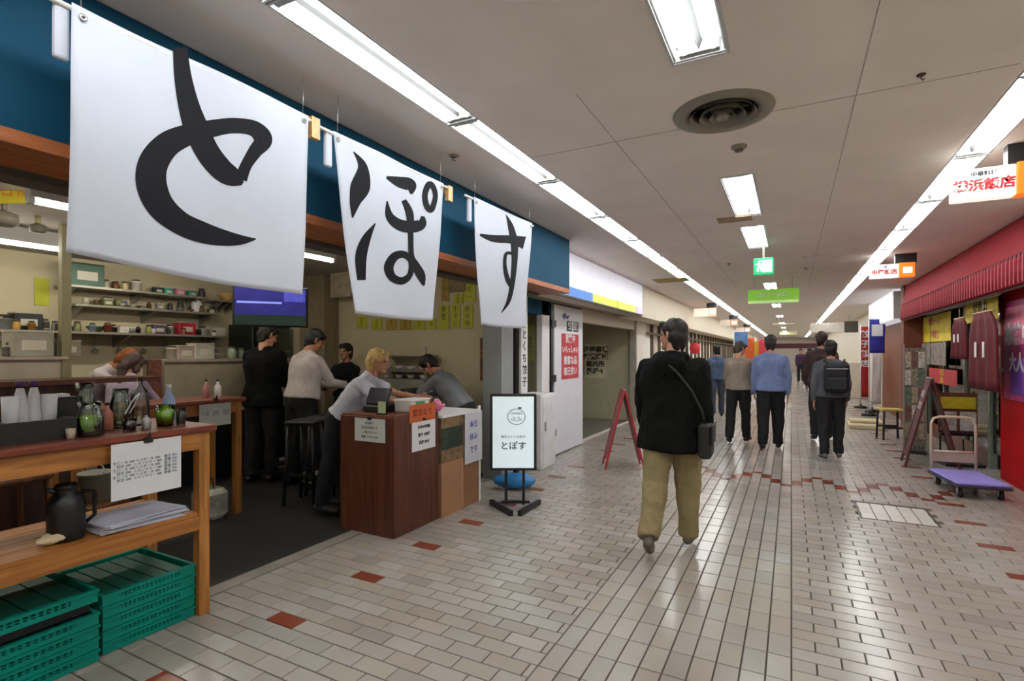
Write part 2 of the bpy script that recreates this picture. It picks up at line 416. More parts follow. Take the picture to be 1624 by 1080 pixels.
# corner columns at the end of the eatery front
col1 = at_x(793, 700, XS)
struct('wall_pillar', MB().box(XS-.12, XS+.14, 5.50, 5.80, -.06, 2.30), mat('pillar', '#8C9090', .6, noise_amt=.05), 'grey square pillar at the corner of the eatery')
sp = thing('pillar_sign', 'narrow white upright sign with black characters on the grey pillar', 'sign', (XS+.17, 5.90, .95))
MB().box(XS+.10, XS+.16, 5.83, 5.90, -.94+.95, 2.28).obj('dark_post', M_black, sp, world=True, label='black upright post')
MB().box(XS+.17, XS+.20, 5.90, 6.08, .98, 2.28).obj('board', M_white, sp, world=True)
def upright(s, x, y, z0, dz, size, m, parent, right=(0, 1, 0), name='lettering'):
    for i, ch in enumerate(s): text(ch, size, m, parent, (x, y, z0-i*dz), right, (0, 0, 1), name=name, bold=.002)
upright('博多ひとくち餃子', XS+.202, 5.99, 2.2, .15, .13, M_ink, sp)
# ----- next unit: white box-lit fascia with blue and lime band
FX = -2.62
struct('wall_left', MB().box(-2.90, FX-.012, YE, 10.4, 2.26, CEIL-.002), M_cream, 'cream bulkhead above the folded door and passage')
f2 = thing('fascia_sign', 'long pale illuminated fascia sign with a blue and lime lower band', 'sign', (FX, 8.1, 2.30))
MB().box(FX-.01, FX+.03, YE+.02, 10.35, 2.40, CEIL-.03).obj('light_panel', mat('pale_light_panel', '#D6D6E2', .4, emit=.2, noise_amt=.05), f2, world=True, label='pale lilac panel')
yb = [YE+.02, 7.42, 8.65, 8.72, 9.85, 9.92, 10.35]
MB().box(FX-.01, FX+.032, yb[0], yb[1], 2.28, 2.40).obj('blue_band', mat('blue_band', '#2C73C4', .4, emit=.25), f2, world=True, label='bright blue band')
MB().box(FX-.01, FX+.032, yb[1]+.01, yb[2], 2.28, 2.40).obj('lime_panel', mat('lime_panel', '#C2D632', .4, emit=.35), f2, world=True, label='glowing lime panel')
MB().box(FX-.01, FX+.032, yb[3], yb[4], 2.28, 2.40).obj('lime_panel', MATS['lime_panel'], f2, world=True, label='glowing lime panel')
MB().box(FX-.01, FX+.032, yb[5], yb[6], 2.28, 2.40).obj('lilac_panel', mat('lilac_panel', '#B9A9E0', .4, emit=.5), f2, world=True, label='lilac end panel')
MB().box(FX-.01, FX+.036, YE+.02, 10.35, 2.255, 2.278).obj('lower_rail', mat('green_black', '#2E3A33', .5), f2, world=True)
# corridor bulkhead and walls farther left
struct('wall_left', MB().box(-3.2, FX, 10.4, Y1, 2.24, CEIL-.001), mat('cream_bulkhead', '#E6DCC8', .75, noise_amt=.04), 'cream bulkhead running along the far shops')
XW = -3.07
struct('wall_left', MB().box(XW-.16, XW-.02, 5.86, 7.0, 2.06, 2.28), M_teal, 'teal lintel beside the folded door')
struct('wall_left', MB().box(XW-.16, XW-.02, 8.31, 11.75, 2.04, 2.27), M_cream, 'cream lintel over the side passage')
struct('wall_left', MB().box(XW-.12, XW+.02, 11.64, 11.74, 0, 2.26), mat('jamb_grey', '#A8A294', .6), 'jamb of the side passage')
struct('wall_left', MB().box(-6.0, XW-.05, 11.75, 11.9, -.06, 2.6), mat('olive_wall', '#BDB89C', .8, noise_amt=.06), 'olive beige wall inside the side passage')
struct('wall_left', MB().box(-6.1, -6.0, 5.86, 11.9, -.06, 2.6), M_cream, 'end of the side passage')
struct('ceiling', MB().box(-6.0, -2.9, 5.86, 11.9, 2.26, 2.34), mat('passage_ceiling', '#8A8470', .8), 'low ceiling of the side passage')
struct('floor', MB().box(-6.0, XS, 5.80, 11.9, -.06, .0), mat('passage_floor', '#6E6A60', .5, noise_amt=.15), 'dull grey floor of the side passage')
struct('trim_6', MB().box(XS-.01, XS+.05, 8.4, 11.7, -.03, .02), M_plaster, 'pale threshold of the side passage')
struct('wall_left', MB().box(XW-.06, XW, 11.72, 12.6, -.06, 2.26), mat('ivory', '#E2DBCE', .6), 'ivory wall panel beside the side passage')
# wall of the unit next door (white frame, yellow notices seen beside the pillar)
struct('wall_left', MB().box(XW-.75, XW-.67, 5.86, 8.3, -.06, 2.26), mat('unit_wall', '#A39F78', .8), 'olive inner wall beyond the pillar')
struct('wall_left', MB().box(XW-.10, XW-.02, 6.72, 6.98, -.06, 2.26), M_white, 'white door frame beside the folded door')
# folded white door with poster
dr = thing('folding_door', 'white folded door panel with a red poster and a black hinge post', 'door', (XW, 7.6, 0))
MB().bbox(XW-.05, XW, 7.12, 8.30, .02, 2.24, b=.006).obj('door_panel', mat('door_white', '#DDDEE6', .45, noise_amt=.03), dr, world=True)
MB().box(XW-.06, XW-.01, 7.02, 7.09, .0, 2.26).obj('hinge_post', M_black, dr, world=True, label='black hinge post')
for z in (.35, 1.15, 1.95):
    MB().box(XW-.03, XW+.02, 6.99, 7.14, z-.05, z+.05).obj('hinge', M_black, dr, world=True)
pst = thing('poster', 'red and white printed poster on the white folded door', 'poster', (XW+.002, 7.7, 1.15))
MB().box(XW, XW+.003, 7.38, 8.10, 1.12, 1.82).obj('sheet', mat('poster_red', '#C63A44', .6, noise_amt=.2, scale=12), pst, world=True)
for r_, s in enumerate(['営業中', 'いらっしゃい', '豊富な品', '毎日安い']):
    text(s, .14 if len(s) < 5 else .11, M_white, pst, (XW+.004, 7.74, 1.74-r_*.17), (0, 1, 0), (0, 0, 1), bold=.004)
n2 = thing('door_notice', 'small dark green characters on the white folded door above the poster', 'sign', (XW, 7.8, 1.86))
for i, y in enumerate((7.70, 7.98)):
    MB().box(XW, XW+.003, y-.11, y+.11, 1.86, 2.02).obj('plate', mat('green_plate', '#31403A', .5), n2, world=True)
text('空室', .13, M_white, n2, (XW+.004, 7.84, 1.94), (0, 1, 0), (0, 0, 1), bold=.002, sx=1.6)
n3 = thing('door_emblem', 'small blue bird shaped emblem near the top of the white door', 'emblem', (XW, 7.55, 2.05))
MB().prism([(XW+.001, 7.40+a, 2.09+b) for a, b in ((0, 0), (.12, .05), (.2, .0), (.32, .03), (.22, -.05), (.14, -.02), (.08, -.06))], (.002, 0, 0)).obj('mark', mat('navy_ink', '#3A3F78', .5), n3, world=True)
p2 = thing('notice_sheet', 'pale notice with dark blocks of text on the side passage wall', 'notice', (-4.2, 11.74, 1.0))
a, c = at_y(927, 546, 11.74), at_y(962, 600, 11.74)
MB().box(a.x, c.x, 11.742, 11.748, c.z, a.z).obj('sheet', mat('cream_paper', '#D8D3B4', .7), p2, world=True)
for j in range(4):
    text(['注意事項', '禁煙区域', '案内所', '階段↑'][j], .15, mat('sepia_ink', '#4A3A2E', .7, noise_amt=0), p2, ((a.x+c.x)/2, 11.740, a.z-.13-j*.17), (1, 0, 0), (0, 0, 1), bold=.006)
# white cabinet
cb = thing('cabinet', 'low white cabinet standing behind the lit stand sign', 'cabinet', (-3.0, 6.45, 0))
MB().bbox(-3.22, -2.86, 6.20, 6.66, .0, .98, b=.01).obj('body', M_white, cb, world=True)
MB().box(-2.86, -2.845, 6.23, 6.63, .06, .94).obj('door', mat('cab_door', '#DDDDE2', .45), cb, world=True)
MB().box(-2.845, -2.83, 6.27, 6.30, .5, .62).obj('handle', M_steel, cb, world=True)

# ----- far left shop fronts: frames, panes, doors
brown = mat('brown_frame', '#6B5B48', .5); glassy = mat('lit_pane', '#C9C8BE', .3, emit=.25, noise_amt=.25, scale=1.2)
pale = mat('pale_shop_panel', '#D4CCBC', .6)
y = 12.6; k = 0
ords = ['first', 'second', 'third', 'fourth', 'fifth', 'sixth', 'seventh', 'eighth', 'ninth', 'tenth', 'eleventh', 'twelfth']
cols_ = ['#DDD6C8', '#C5CAC4', '#E0DACF', '#D2C2A8']
while y < 48:
    L = 3.4
    t = thing('glazed_shop_unit', 'pale glazed shop unit with brown frames, %s one beyond the side passage' % ords[k], 'shop unit', (XW-.1, y, 0), group='glazed shop fronts along the far side of the corridor')
    MB().box(XW-.16, XW-.10, y+.001, y+L-.001, -.005, 2.235).obj('panel', mat('bay%d' % (k % 4), cols_[k % 4], .6, noise_amt=.2, scale=1.3), t, world=True)
    for q in range(4):
        yy = y+q*L/4
        MB().box(XW-.099, XW-.02, yy+.002, yy+.062, 0, 2.24).obj('post', brown, t, world=True)
        if (q+k) % 2 == 0: MB().box(XW-.095, XW-.085, yy+.06, yy+L/4-.06, .4, 1.9).obj('pane', glassy, t, world=True)
    MB().box(XW-.099, XW-.022, y+.002, y+L-.002, 1.98, 2.04).obj('transom', brown, t, world=True)
    y += L; k += 1
# far left hanging things
def hang_sign(x0, x1, xo, y, z0, z1, label, words, words2, over, bracket=True, orange='#F07018', facecol='#E9E6DF', emit=.9):
    t = thing('hanging_sign', label, 'sign', ((x0+x1)/2, y, z0))
    MB().bbox(x0, xo, y-.05, y+.05, z0, z1, b=.006).obj('face', mat('lightbox_'+facecol, facecol, .85, emit=emit*.55, noise_amt=.03), t, world=True, label='white lit face')
    MB().bbox(xo+.002, x1, y-.055, y+.055, z0-.002, z1+.01, b=.006).obj('end_panel', mat('orange_lit'+orange, orange, .4, emit=.45, noise_amt=.05), t, world=True, label='orange lit end')
    MB().box(xo+.045, x1-.03, y-.057, y-.055, z0+.05, z1-.05).obj('end_mark', mat('pale_mark', '#F6DCC0', .4, emit=.4), t, world=True)
    MB().box(xo-.04, x1+.02, y-.04, y+.04, z1+.008, CEIL-.001).obj('bracket', M_black, t, world=True, label='black ceiling bracket')
    h = z1-z0
    if words: text(words, h*.40, mat('sign_red', '#C81F2A', .5, noise_amt=0), t, ((x0+xo)/2, y-.0515, z0+h*.42), (1, 0, 0), (0, 0, 1), bold=.003)
    if words2: text(words2, h*.17, M_ink, t, ((x0+xo)/2, y-.0515, z0+h*.80), (1, 0, 0), (0, 0, 1), bold=.001)
    return t
hang_sign(.96, 1.50, 1.285, 4.58, 2.545, 2.745, 'nearest hanging light box sign with red characters and an orange end', '横浜飯店', '中華料理', 1)
hang_sign(.97, 1.48, 1.30, 8.9, 2.56, 2.745, 'second hanging light box sign with an orange end above the red awning', '中国飯店', '中華', 1)
hang_sign(-2.38, -1.8, -2.0, 15.2, 2.52, 2.74, 'small hanging pinkish light box sign on the far cream bulkhead side', '', '', 1, orange='#E8A890', facecol='#EBC6B6')
for (y, xx) in ((20.5, -2.3), (27, -2.3)):
    hang_sign(xx, xx+.6, xx+.35, y, 2.5, 2.72, 'distant hanging box sign, %s one beyond the pinkish sign' % ('first' if y < 25 else 'second'), '', '', 1, orange='#9A6B55', facecol='#C8B9A8', emit=.4)
# ================================================================== CEILING FITTINGS
M_tube = mat('lit_tube', '#F8F9F8', .4, emit=TUBE, noise_amt=0)
M_tube2 = mat('lit_tube_shop', '#FFF6E4', .4, emit=SHOP_TUBE, noise_amt=0)
M_tray = mat('light_tray', '#C4C6C8', .35, noise_amt=0)
def make_light(L, hw, label, group, tubem, depth=.052):
    t = thing('ceiling_light', label, 'ceiling light', (0, 0, CEIL), group=group)
    b = MB(); e = .004; D = depth
    b.box(-hw+e, hw-e, e, L-e, D, D+.006)
    b.box(-hw+e, -hw+e+.006, e, L-e, 0, D); b.box(hw-e-.006, hw-e, e, L-e, 0, D)
    b.box(-hw+e, hw-e, e, e+.01, -.004, D); b.box(-hw+e, hw-e, L-e-.01, L-e, -.004, D)
    b.obj('tray', M_tray, t)
    MB().prism([(-.016, .03, D), (.016, .03, D), (0, .03, D-.040)], (0, L-.06, 0)).obj('reflector_ridge', mat('ridge', '#202122', .6, noise_amt=0), t)
    for s in (-1, 1):
        MB().tube([(s*hw*.55, .045, D-.036), (s*hw*.55, L-.045, D-.036)], .0165, n=10).obj('tube', tubem, t)
    for a_, b_ in ((.012, .045), (L-.045, L-.012)): MB().box(-hw*.75, hw*.75, a_, b_, D-.05, D).obj('tube_holder', mat('holder', '#8C8C88', .5, noise_amt=0), t)
    return t
PITCH = 1.24
order = ['nearest', 'second', 'third', 'fourth', 'fifth', 'sixth', 'seventh', 'eighth']
protoL = None
for side, X, off, nm in (('left', LX, 1.30-5*PITCH+.06, 'row above the calligraphy banners'), ('right', RX, 4.70-8*PITCH, 'row on the red awning side')):
    j = 0; y = off; vis = 0
    while y+PITCH < Y1-1:
        far_y = y+PITCH
        seen = (far_y > .95 if side == 'left' else far_y > 3.9)
        if seen and vis < 6: lab = 'twin-tube ceiling light, %s visible one in the %s' % (order[vis], nm); vis += 1; g = None
        elif seen: lab = 'twin-tube ceiling light far down the %s' % nm; g = 'far fittings of the %s' % nm
        else: lab = 'twin-tube ceiling light behind the view in the %s' % nm; g = 'fittings behind the view in the %s' % nm
        if protoL is None:
            protoL = make_light(PITCH, HW, lab, None, M_tube); protoL.location = (X, y, CEIL); o = protoL
        else: o = dup(protoL, (X, y, CEIL), label=lab)
        if g: o['group'] = g
        y += PITCH; j += 1
pc = None
for i, (a, b_) in enumerate(central):
    L = 1.28
    lab = ('short twin-tube ceiling light in the middle of the corridor, %s one' % (['nearest', 'second', 'third', 'fourth'][i]) if i < 4 else 'tiny distant middle ceiling light near the end of the corridor')
    if pc is None:
        pc = make_light(b_-a, CW, lab, None, M_tube); pc.location = (CXL, a, CEIL)
        fr = MB(); hw = CW
        fr.box(-hw-.012, hw+.012, -.012, 0, -.008, 0).box(-hw-.012, hw+.012, b_-a, b_-a+.012, -.008, 0).box(-hw-.012, -hw, 0, b_-a, -.008, 0).box(hw, hw+.012, 0, b_-a, -.008, 0)
        fr.obj('rim', M_tray, pc)
    else:
        o = dup(pc, (CXL, a, CEIL), label=lab)
        if i >= 4: o['group'] = 'distant middle lights'
# round air diffuser
df = thing('air_diffuser', 'round grey air diffuser with concentric rings in the ceiling', 'air vent', (DIFC.x, DIFC.y, CEIL))
mdif = mat('diffuser_paint', '#8E887C', .5, noise_amt=.05)
MB().lathe([(DR, 0), (DR*.97, -.014), (DR*.84, -.02), (DR*.67, -.008), (DR*.67, .0)], n=40, caps=(0, 0)).obj('outer_ring', mdif, df)
MB().lathe([(DR*.76, .004), (DR*.76, .11), (.01, .11)], n=32, caps=(0, 0)).obj('duct', mat('duct_dark', '#221F1B', .8), df)
for (ra, rb, z0, z1) in ((.66, .54, -.022, .02), (.46, .34, -.028, .03), (.26, .16, -.032, .02)):
    MB().lathe([(DR*ra, z0), (DR*rb, z1), (DR*rb-.004, z1+.003), (DR*ra-.004, z0+.006), (DR*ra, z0)], n=32).obj('cone_ring', mdif, df)
MB().lathe([(.001, -.036), (DR*.12, -.036), (DR*.14, -.02), (DR*.12, .0), (.001, .0)], n=20).obj('hub', mdif, df)
for a in range(4):
    M = Matrix.Rotation(a*PI/2+.4, 4, 'Z'); MB().box(.0, DR*.74, -.006, .006, .03, .042, M).obj('spoke', mdif, df)
sen = at_z(1172, 232, CEIL)
t = thing('smoke_detector', 'small round detector on the ceiling beyond the air diffuser', 'detector', sen)
MB().lathe([(.05, 0), (.048, -.012), (.03, -.022)], n=20).obj('base', mdif, t)
MB().lathe([(.03, -.021), (.026, -.034), (.001, -.036)], n=16).obj('cap', mat('det_cap', '#6E675F', .5), t)
hk = at_z(1461, 118, CEIL)
t = thing('ceiling_hook', 'small dark hook in the ceiling near the awning side light row', 'hook', hk)
MB().lathe([(.02, 0), (.018, -.006), (.006, -.01)], n=14).obj('plate', mat('rust', '#5B4638', .7), t)
MB().tube([(0, 0, -.008), (0, 0, -.02), (.008, 0, -.03), (.014, 0, -.022)], .003, n=6).obj('hook', MATS['rust'], t)
for (px, py, lab) in ((720, 247, 'tiny ceiling sprinkler between the light row and the second banner'), (1156, 418, 'tiny dark ceiling sprinkler beside the exit sign'), (1278, 425, 'flat oval patch of a ceiling sensor beyond the exit sign')):
    q = at_z(px, py, CEIL)
    t = thing('sprinkler', lab, 'sprinkler', q)
    MB().lathe([(.035, 0), (.03, -.006), (.012, -.01)], n=16).obj('plate', mdif, t)
    MB().lathe([(.008, -.009), (.008, -.025), (.02, -.026), (.02, -.03), (.001, -.03)], n=10).obj('nozzle', M_steel, t)
q = at_z(1165, 347, CEIL); MB().box(q.x-.16, q.x+.16, q.y-.1, q.y+.1, CEIL-.012, CEIL).single('access_panel', mat('tan_panel', '#A58D70', .7), 'small tan ceiling panel beside the second middle light', 'ceiling panel', bevel=.004)
q = at_z(1065, 444, CEIL); MB().box(q.x-.3, q.x+.3, q.y-.25, q.y+.25, CEIL-.012, CEIL).single('access_panel', mat('yellow_panel', '#A89458', .7), 'yellowish ceiling panel near the cream bulkhead', 'ceiling panel', bevel=.004)
q = at_z(1287, 407, CEIL); MB().box(q.x-.12, q.x+.12, q.y-.03, q.y+.03, CEIL-.012, CEIL).single('access_panel', M_white, 'slim white vent strip on the ceiling past the exit sign', 'vent', bevel=.003)
# exit sign
p = at_d(1211, 422, 6.6)
ex = thing('exit_sign', 'green lit exit sign with a white running figure hanging from the ceiling', 'sign', (p.x, p.y, p.z-.11))
MB().bbox(-.115, .115, -.03, .03, 0, .21, b=.006).obj('housing', mat('exit_green', '#16A86B', .4, emit=.3, noise_amt=0), ex)
MB().box(-.012, .012, -.012, .012, .21, CEIL-(p.z-.11)).obj('stem', mdif, ex)
wl = mat('exit_white', '#DFFFF0', .4, emit=.6, noise_amt=0)
b = MB(); b.box(-.02, .095, -.033, -.030, .03, .18)
b.obj('door_mark', wl, ex)
g2 = MB()
g2.lathe([(.001, -.002), (.014, -.002), (.014, .002), (.001, .002)], M=Matrix.Translation((-.045, -.033, .165)) @ Matrix.Rotation(PI/2, 4, 'X'), n=12)
g2.box(-.06, -.035, -.034, -.030, .09, .148); g2.box(-.09, -.055, -.034, -.030, .125, .14); g2.box(-.04, -.005, -.034, -.030, .115, .13)
g2.box(-.075, -.055, -.034, -.030, .04, .095); g2.box(-.04, -.02, -.034, -.030, .05, .095)
g2.obj('figure_mark', wl, ex)
p = at_d(1226, 470, 9.4)
gs = thing('hanging_sign', 'wide light green banner sign hanging across the middle of the corridor', 'sign', (p.x, p.y, p.z-.12))
MB().bbox(-.41, .41, -.025, .025, 0, .25, b=.006).obj('panel', mat('green_panel', '#7CB83A', .5, emit=.25), gs)
MB().box(-.40, .40, -.028, -.025, .0, .05).obj('lower_band', mat('green_pale', '#B6D890', .5, emit=.25), gs)
for x in (-.3, .3): MB().tube([(x, 0, .24), (x, 0, CEIL-(p.z-.12))], .005, n=6).obj('rod', M_steel, gs)
text('出口 ↑ 出口', .09, M_white, gs, (0, -.027, .15), (1, 0, 0), (0, 0, 1), world=False, bold=.001)
p = at_d(1321, 519, 19)
gs = thing('hanging_sign', 'long pale hanging sign with a dark grey square end far down the corridor', 'sign', (p.x, p.y, p.z-.18))
MB().bbox(-.72, .35, -.04, .04, 0, .34, b=.01).obj('panel', mat('pale_sign', '#C5BEB5', .5), gs)
MB().bbox(.352, .76, -.05, .05, -.02, .38, b=.01).obj('end_panel', mat('dark_sign', '#4B4A43', .5), gs, label='dark grey square')
for x in (-.5, .5): MB().tube([(x, 0, .33), (x, 0, CEIL-(p.z-.18))], .012, n=6).obj('rod', M_steel, gs)
for i, (d, px, w_) in enumerate(((24, 1243, .9), (33, 1250, 1.0))):
    p = at_d(px, 510 if i == 0 else 528, d)
    gs = thing('hanging_sign', 'faint %s overhead sign near the far end of the corridor' % ('pale yellow' if i == 0 else 'pale olive'), 'sign', (p.x, p.y, p.z-.12))
    MB().bbox(-w_/2, w_/2, -.03, .03, 0, .22, b=.01).obj('panel', mat('far_sign%d' % i, ['#CBBFA0', '#B7B38A'][i], .5, emit=.2), gs)
    for x in (-.3, .3): MB().tube([(x, 0, .21), (x, 0, CEIL-(p.z-.12))], .01, n=6).obj('rod', M_steel, gs)
# shop interior lights: bare tube battens
def batten(x, y0, L, z, lab):
    t = thing('tube_light', lab, 'tube light', (x, y0, z))
    MB().box(-.045, .045, 0, L, .03, 2.66-z).obj('batten', M_tray, t)
    MB().tube([(0, .03, .01), (0, L-.03, .01)], .017, n=8).obj('tube', M_tube2, t)
    MB().box(-.03, .03, 0, .03, -.01, .03).box(-.03, .03, L-.03, L, -.01, .03).obj('socket', M_white, t)
for i, y in enumerate((-1.6, .0, 1.57, 3.0)):
    batten(-4.45, y, 1.2, 2.52, 'bare tube light under the eatery ceiling, %s of the front row' % ['nearest', 'second', 'third', 'last'][i])
for i, y in enumerate((-1.2, .05, 1.3, 2.8)):
    batten(-6.2, y, 1.2, 2.50, 'bare tube light under the eatery ceiling by the kitchen wall, %s of its row' % ['nearest', 'second', 'third', 'last'][i])

# ================================================================== BANNERS
M_cloth = mat('banner_cloth', '#CDD3DF', .8, noise_amt=.03, sheen=.2)
# slightly translucent cotton
nt = M_cloth.node_tree; out = nt.nodes['Material Output']; pr = nt.nodes['Principled BSDF']
tr = nt.nodes.new('ShaderNodeBsdfTranslucent'); tr.inputs[0].default_value = (.85, .86, .9, 1)
ms = nt.nodes.new('ShaderNodeMixShader'); ms.inputs[0].default_value = .3
nt.links.new(pr.outputs[0], ms.inputs[1]); nt.links.new(tr.outputs[0], ms.inputs[2]); nt.links.new(ms.outputs[0], out.inputs[0])
M_brush = mat('brush_ink', '#17181D', .85, noise_amt=.15, scale=5, spec=.2)
XN = -2.10
def ripple(y, z, seed):
    return .016*math.sin(y*6.5+seed+(2.7-z)*1.3)*min(1, (2.72-z)*1.6)+.012*noise.noise(Vector((y*2.2, z*1.6, seed)))*2
def cloth_pt(p, seed, off=0.0): return Vector((XN+ripple(p.y, p.z, seed)+off, p.y, p.z))
def make_banner(corners, strokes, seed, label):
    TL, TR, BR, BL = [at_x(x, y, XN) for x, y in corners]
    t = thing('banner', label, 'banner', (XN, (BL.y+BR.y)/2, min(BL.z, BR.z)))
    N = 40; vs = []; fs = []
    for side in (0, 1):
        for j in range(N+1):
            for i in range(N+1):
                u, v = i/N, j/N; p = (TL*(1-u)+TR*u)*(1-v)+(BL*(1-u)+BR*u)*v
                p = p+Vector((0, 0, -.012*math.sin(u*PI)*v))
                vs.append(cloth_pt(p, seed, -.002*side))
    W1 = (N+1)**2
    for j in range(N):
        for i in range(N):
            q = (j*(N+1)+i, (j+1)*(N+1)+i, (j+1)*(N+1)+i+1, j*(N+1)+i+1); fs.append(q); fs.append(tuple(k+W1 for k in q[::-1]))
    for i in range(N):
        fs += [(i, i+1, i+1+W1, i+W1), (N*(N+1)+i+1, N*(N+1)+i, N*(N+1)+i+W1, N*(N+1)+i+1+W1)]
        p, q = i*(N+1), (i+1)*(N+1); fs += [(q, p, p+W1, q+W1), (p+N, q+N, q+N+W1, p+N+W1)]
    MB().add(vs, fs, True).obj('cloth', M_cloth, t, world=True)
    # characters: ribbons swept along brush strokes, laid on the cloth
    mb = MB(); off = .0012
    for st in strokes:
        closed = st[0] == 'ring'
        if closed: st = st[1]
        P3 = [Vector((a, b, 0)) for a, b, c in st]; W3 = [c for a, b, c in st]
        n = len(P3); dens = []
        rng = range(n) if closed else range(n-1)
        for i in rng:
            g = lambda k: (P3[k % n], W3[k % n]) if closed else (P3[max(0, min(n-1, k))], W3[max(0, min(n-1, k))])
            (p0, w0), (p1, w1), (p2, w2), (p3, w3) = g(i-1), g(i), g(i+1), g(i+2)
            for s in range(10):
                u = s/10
                f = lambda a, b, c, d: .5*((2*b)+(c-a)*u+(2*a-5*b+4*c-d)*u*u+(3*b-a-3*c+d)*u**3)
                dens.append((f(p0.x, p1.x, p2.x, p3.x), f(p0.y, p1.y, p2.y, p3.y), max(1, f(w0, w1, w2, w3))))
        if closed: dens.append(dens[0])
        else: dens.append((P3[-1].x, P3[-1].y, W3[-1]))
        m = len(dens); vs = []
        K = 5
        for i in range(m):
            a = dens[(i-1) % (m-1)] if closed else dens[max(0, i-1)]
            b = dens[(i+1) % (m-1)] if closed else dens[min(m-1, i+1)]
            d = Vector((b[0]-a[0], b[1]-a[1])); d = d.normalized() if d.length > 1e-6 else Vector((1, 0))
            nn = Vector((-d.y, d.x)); x, y, wd = dens[i]
            for k in range(K):
                e = (k/(K-1)-.5)*wd
                q = at_x(x+nn.x*e, y+nn.y*e, XN)
                vs.append(cloth_pt(q, seed, off))
        mb.add(vs, [(i*K+k, i*K+k+1, (i+1)*K+k+1, (i+1)*K+k) for i in range(m-1) for k in range(K-1)], True)
        off += .00012
    mb.obj('lettering', M_brush, t, world=True, label='black brush-written character')
    # pole sleeve loops and folded end tab
    MB().tube([(XN-.012, TL.y-.10, TL.z-.012), (XN-.012, TR.y+.06, TR.z-.012)], .009, n=8).obj('pole', mat('white_pole', '#D9D9D4', .4), t, world=True, label='thin white pole')
    for (yy, zz) in ((TL.y+.03, TL.z), (TR.y-.03, TR.z)):
        MB().lathe([(.012, -.002), (.012, .002), (.005, .002), (.005, -.002), (.012, -.002)], M=Matrix.Translation((XN+.006+ripple(yy, zz-.03, seed), yy, zz-.035)) @ Matrix.Rotation(PI/2, 4, 'Y'), n=12).obj('eyelet', M_steel, t, world=True)
        MB().tube([(XN-.01, yy, zz-.01), (XN-.005, yy+.004, CEIL)], .0018, n=5).obj('hanging_wire', M_steel, t, world=True)
    fl = MB(); y = TL.y-.045
    fl.box(XN-.04, XN-.015, y+.005, y+.05, TL.z-.19, TL.z-.005)
    fl.obj('folded_edge', M_cloth, t, world=True, bevel=.01)
    return t, TL, TR
Z8 = lambda L: [(440+a/2.841, 160+b/2.841, c/2.841) for a, b, c in L]
s1 = [[(285, 76, 22), (290, 120, 26), (300, 165, 32), (313, 203, 38), (331, 240, 38), (353, 267, 36), (374, 282, 28), (387, 291, 6)],
      [(384, 284, 20), (392, 262, 18), (405, 240, 22), (417, 222, 28), (402, 204, 24), (370, 199, 24), (335, 204, 28), (300, 213, 34), (265, 230, 42), (241, 260, 50), (237, 293, 52), (252, 327, 46), (284, 353, 38), (322, 368, 34), (360, 377, 25), (386, 380, 15), (407, 379, 2)]]
s2 = [Z8([(345, 228, 4), (385, 295, 40), (376, 385, 84), (355, 455, 48), (345, 525, 6)]), Z8([(437, 552, 4), (400, 620, 36), (378, 700, 46), (378, 808, 34)]),
      Z8([(488, 345, 12), (545, 365, 48), (600, 380, 56), (602, 420, 12)]), Z8([(488, 452, 6), (497, 520, 36), (540, 560, 52), (600, 568, 54), (645, 555, 46), (652, 520, 16)]),
      Z8([(565, 448, 24), (590, 510, 38), (590, 600, 28), (592, 700, 30), (618, 748, 44), (648, 790, 44), (664, 832, 12)]),
      ('ring', Z8([(590, 725, 30), (555, 694, 32), (512, 703, 38), (487, 750, 40), (502, 796, 36), (545, 812, 34), (585, 785, 30)])),
      ('ring', Z8([(712, 430, 24), (700, 385, 26), (682, 378, 28), (664, 425, 26), (672, 475, 28), (694, 488, 28)]))]
s3 = [Z8([(916, 602, 10), (975, 620, 32), (1050, 625, 38), (1112, 640, 58)]), Z8([(1030, 512, 3), (1050, 570, 28), (1064, 650, 34), (1062, 740, 28), (1048, 840, 24), (1032, 905, 18), (1003, 955, 3)]),
      Z8([(1052, 688, 14), (1026, 690, 14), (1019, 740, 16), (1028, 800, 22), (1045, 832, 26)])]
b1 = make_banner([(113, 4), (490, 184), (476, 467), (102, 400)], s1, 1.0, 'largest white cloth banner with a brushed black character, nearest the viewer')
b2 = make_banner([(530, 207), (704, 291), (692, 508), (564, 497)], s2, 4.0, 'middle white cloth banner with a brushed black character and a small ring')
b3 = make_banner([(751, 312), (843, 354), (838, 520), (764, 515)], s3, 7.0, 'smallest white cloth banner, the last one before the pale fascia sign')
pine = wood('pale_pine', '#B98A4E', '#D9B078', 'x')
for i, (px, py, lab) in enumerate(((500, 200, 'pale wooden bracket between the first and second banner'), (714, 305, 'pale wooden bracket between the second and third banner'))):
    q = at_x(px, py, XN)
    t = thing('banner_bracket', lab, 'bracket', (-2.36, q.y, q.z))
    MB().box(-2.36, XN-.03, q.y-.02, q.y+.02, q.z-.005, q.z+.035).obj('arm', pine, t, world=True)
    MB().box(XN-.03, XN, q.y-.02, q.y+.03, q.z-.06, q.z+.045).obj('end_block', pine, t, world=True)
    MB().box(-2.36, -2.34, q.y-.03, q.y+.03, q.z-.08, q.z+.06).obj('wall_plate', pine, t, world=True)
q = at_x(95, 10, -2.1)
t = thing('electrical_conduit', 'white conduit running along the top of the teal fascia', 'conduit', (-2.33, .2, 2.70))
MB().tube([(-2.345, -3.5, 2.715), (-2.345, .72, 2.715)], .014, n=8).obj('pipe', M_white, t, world=True)
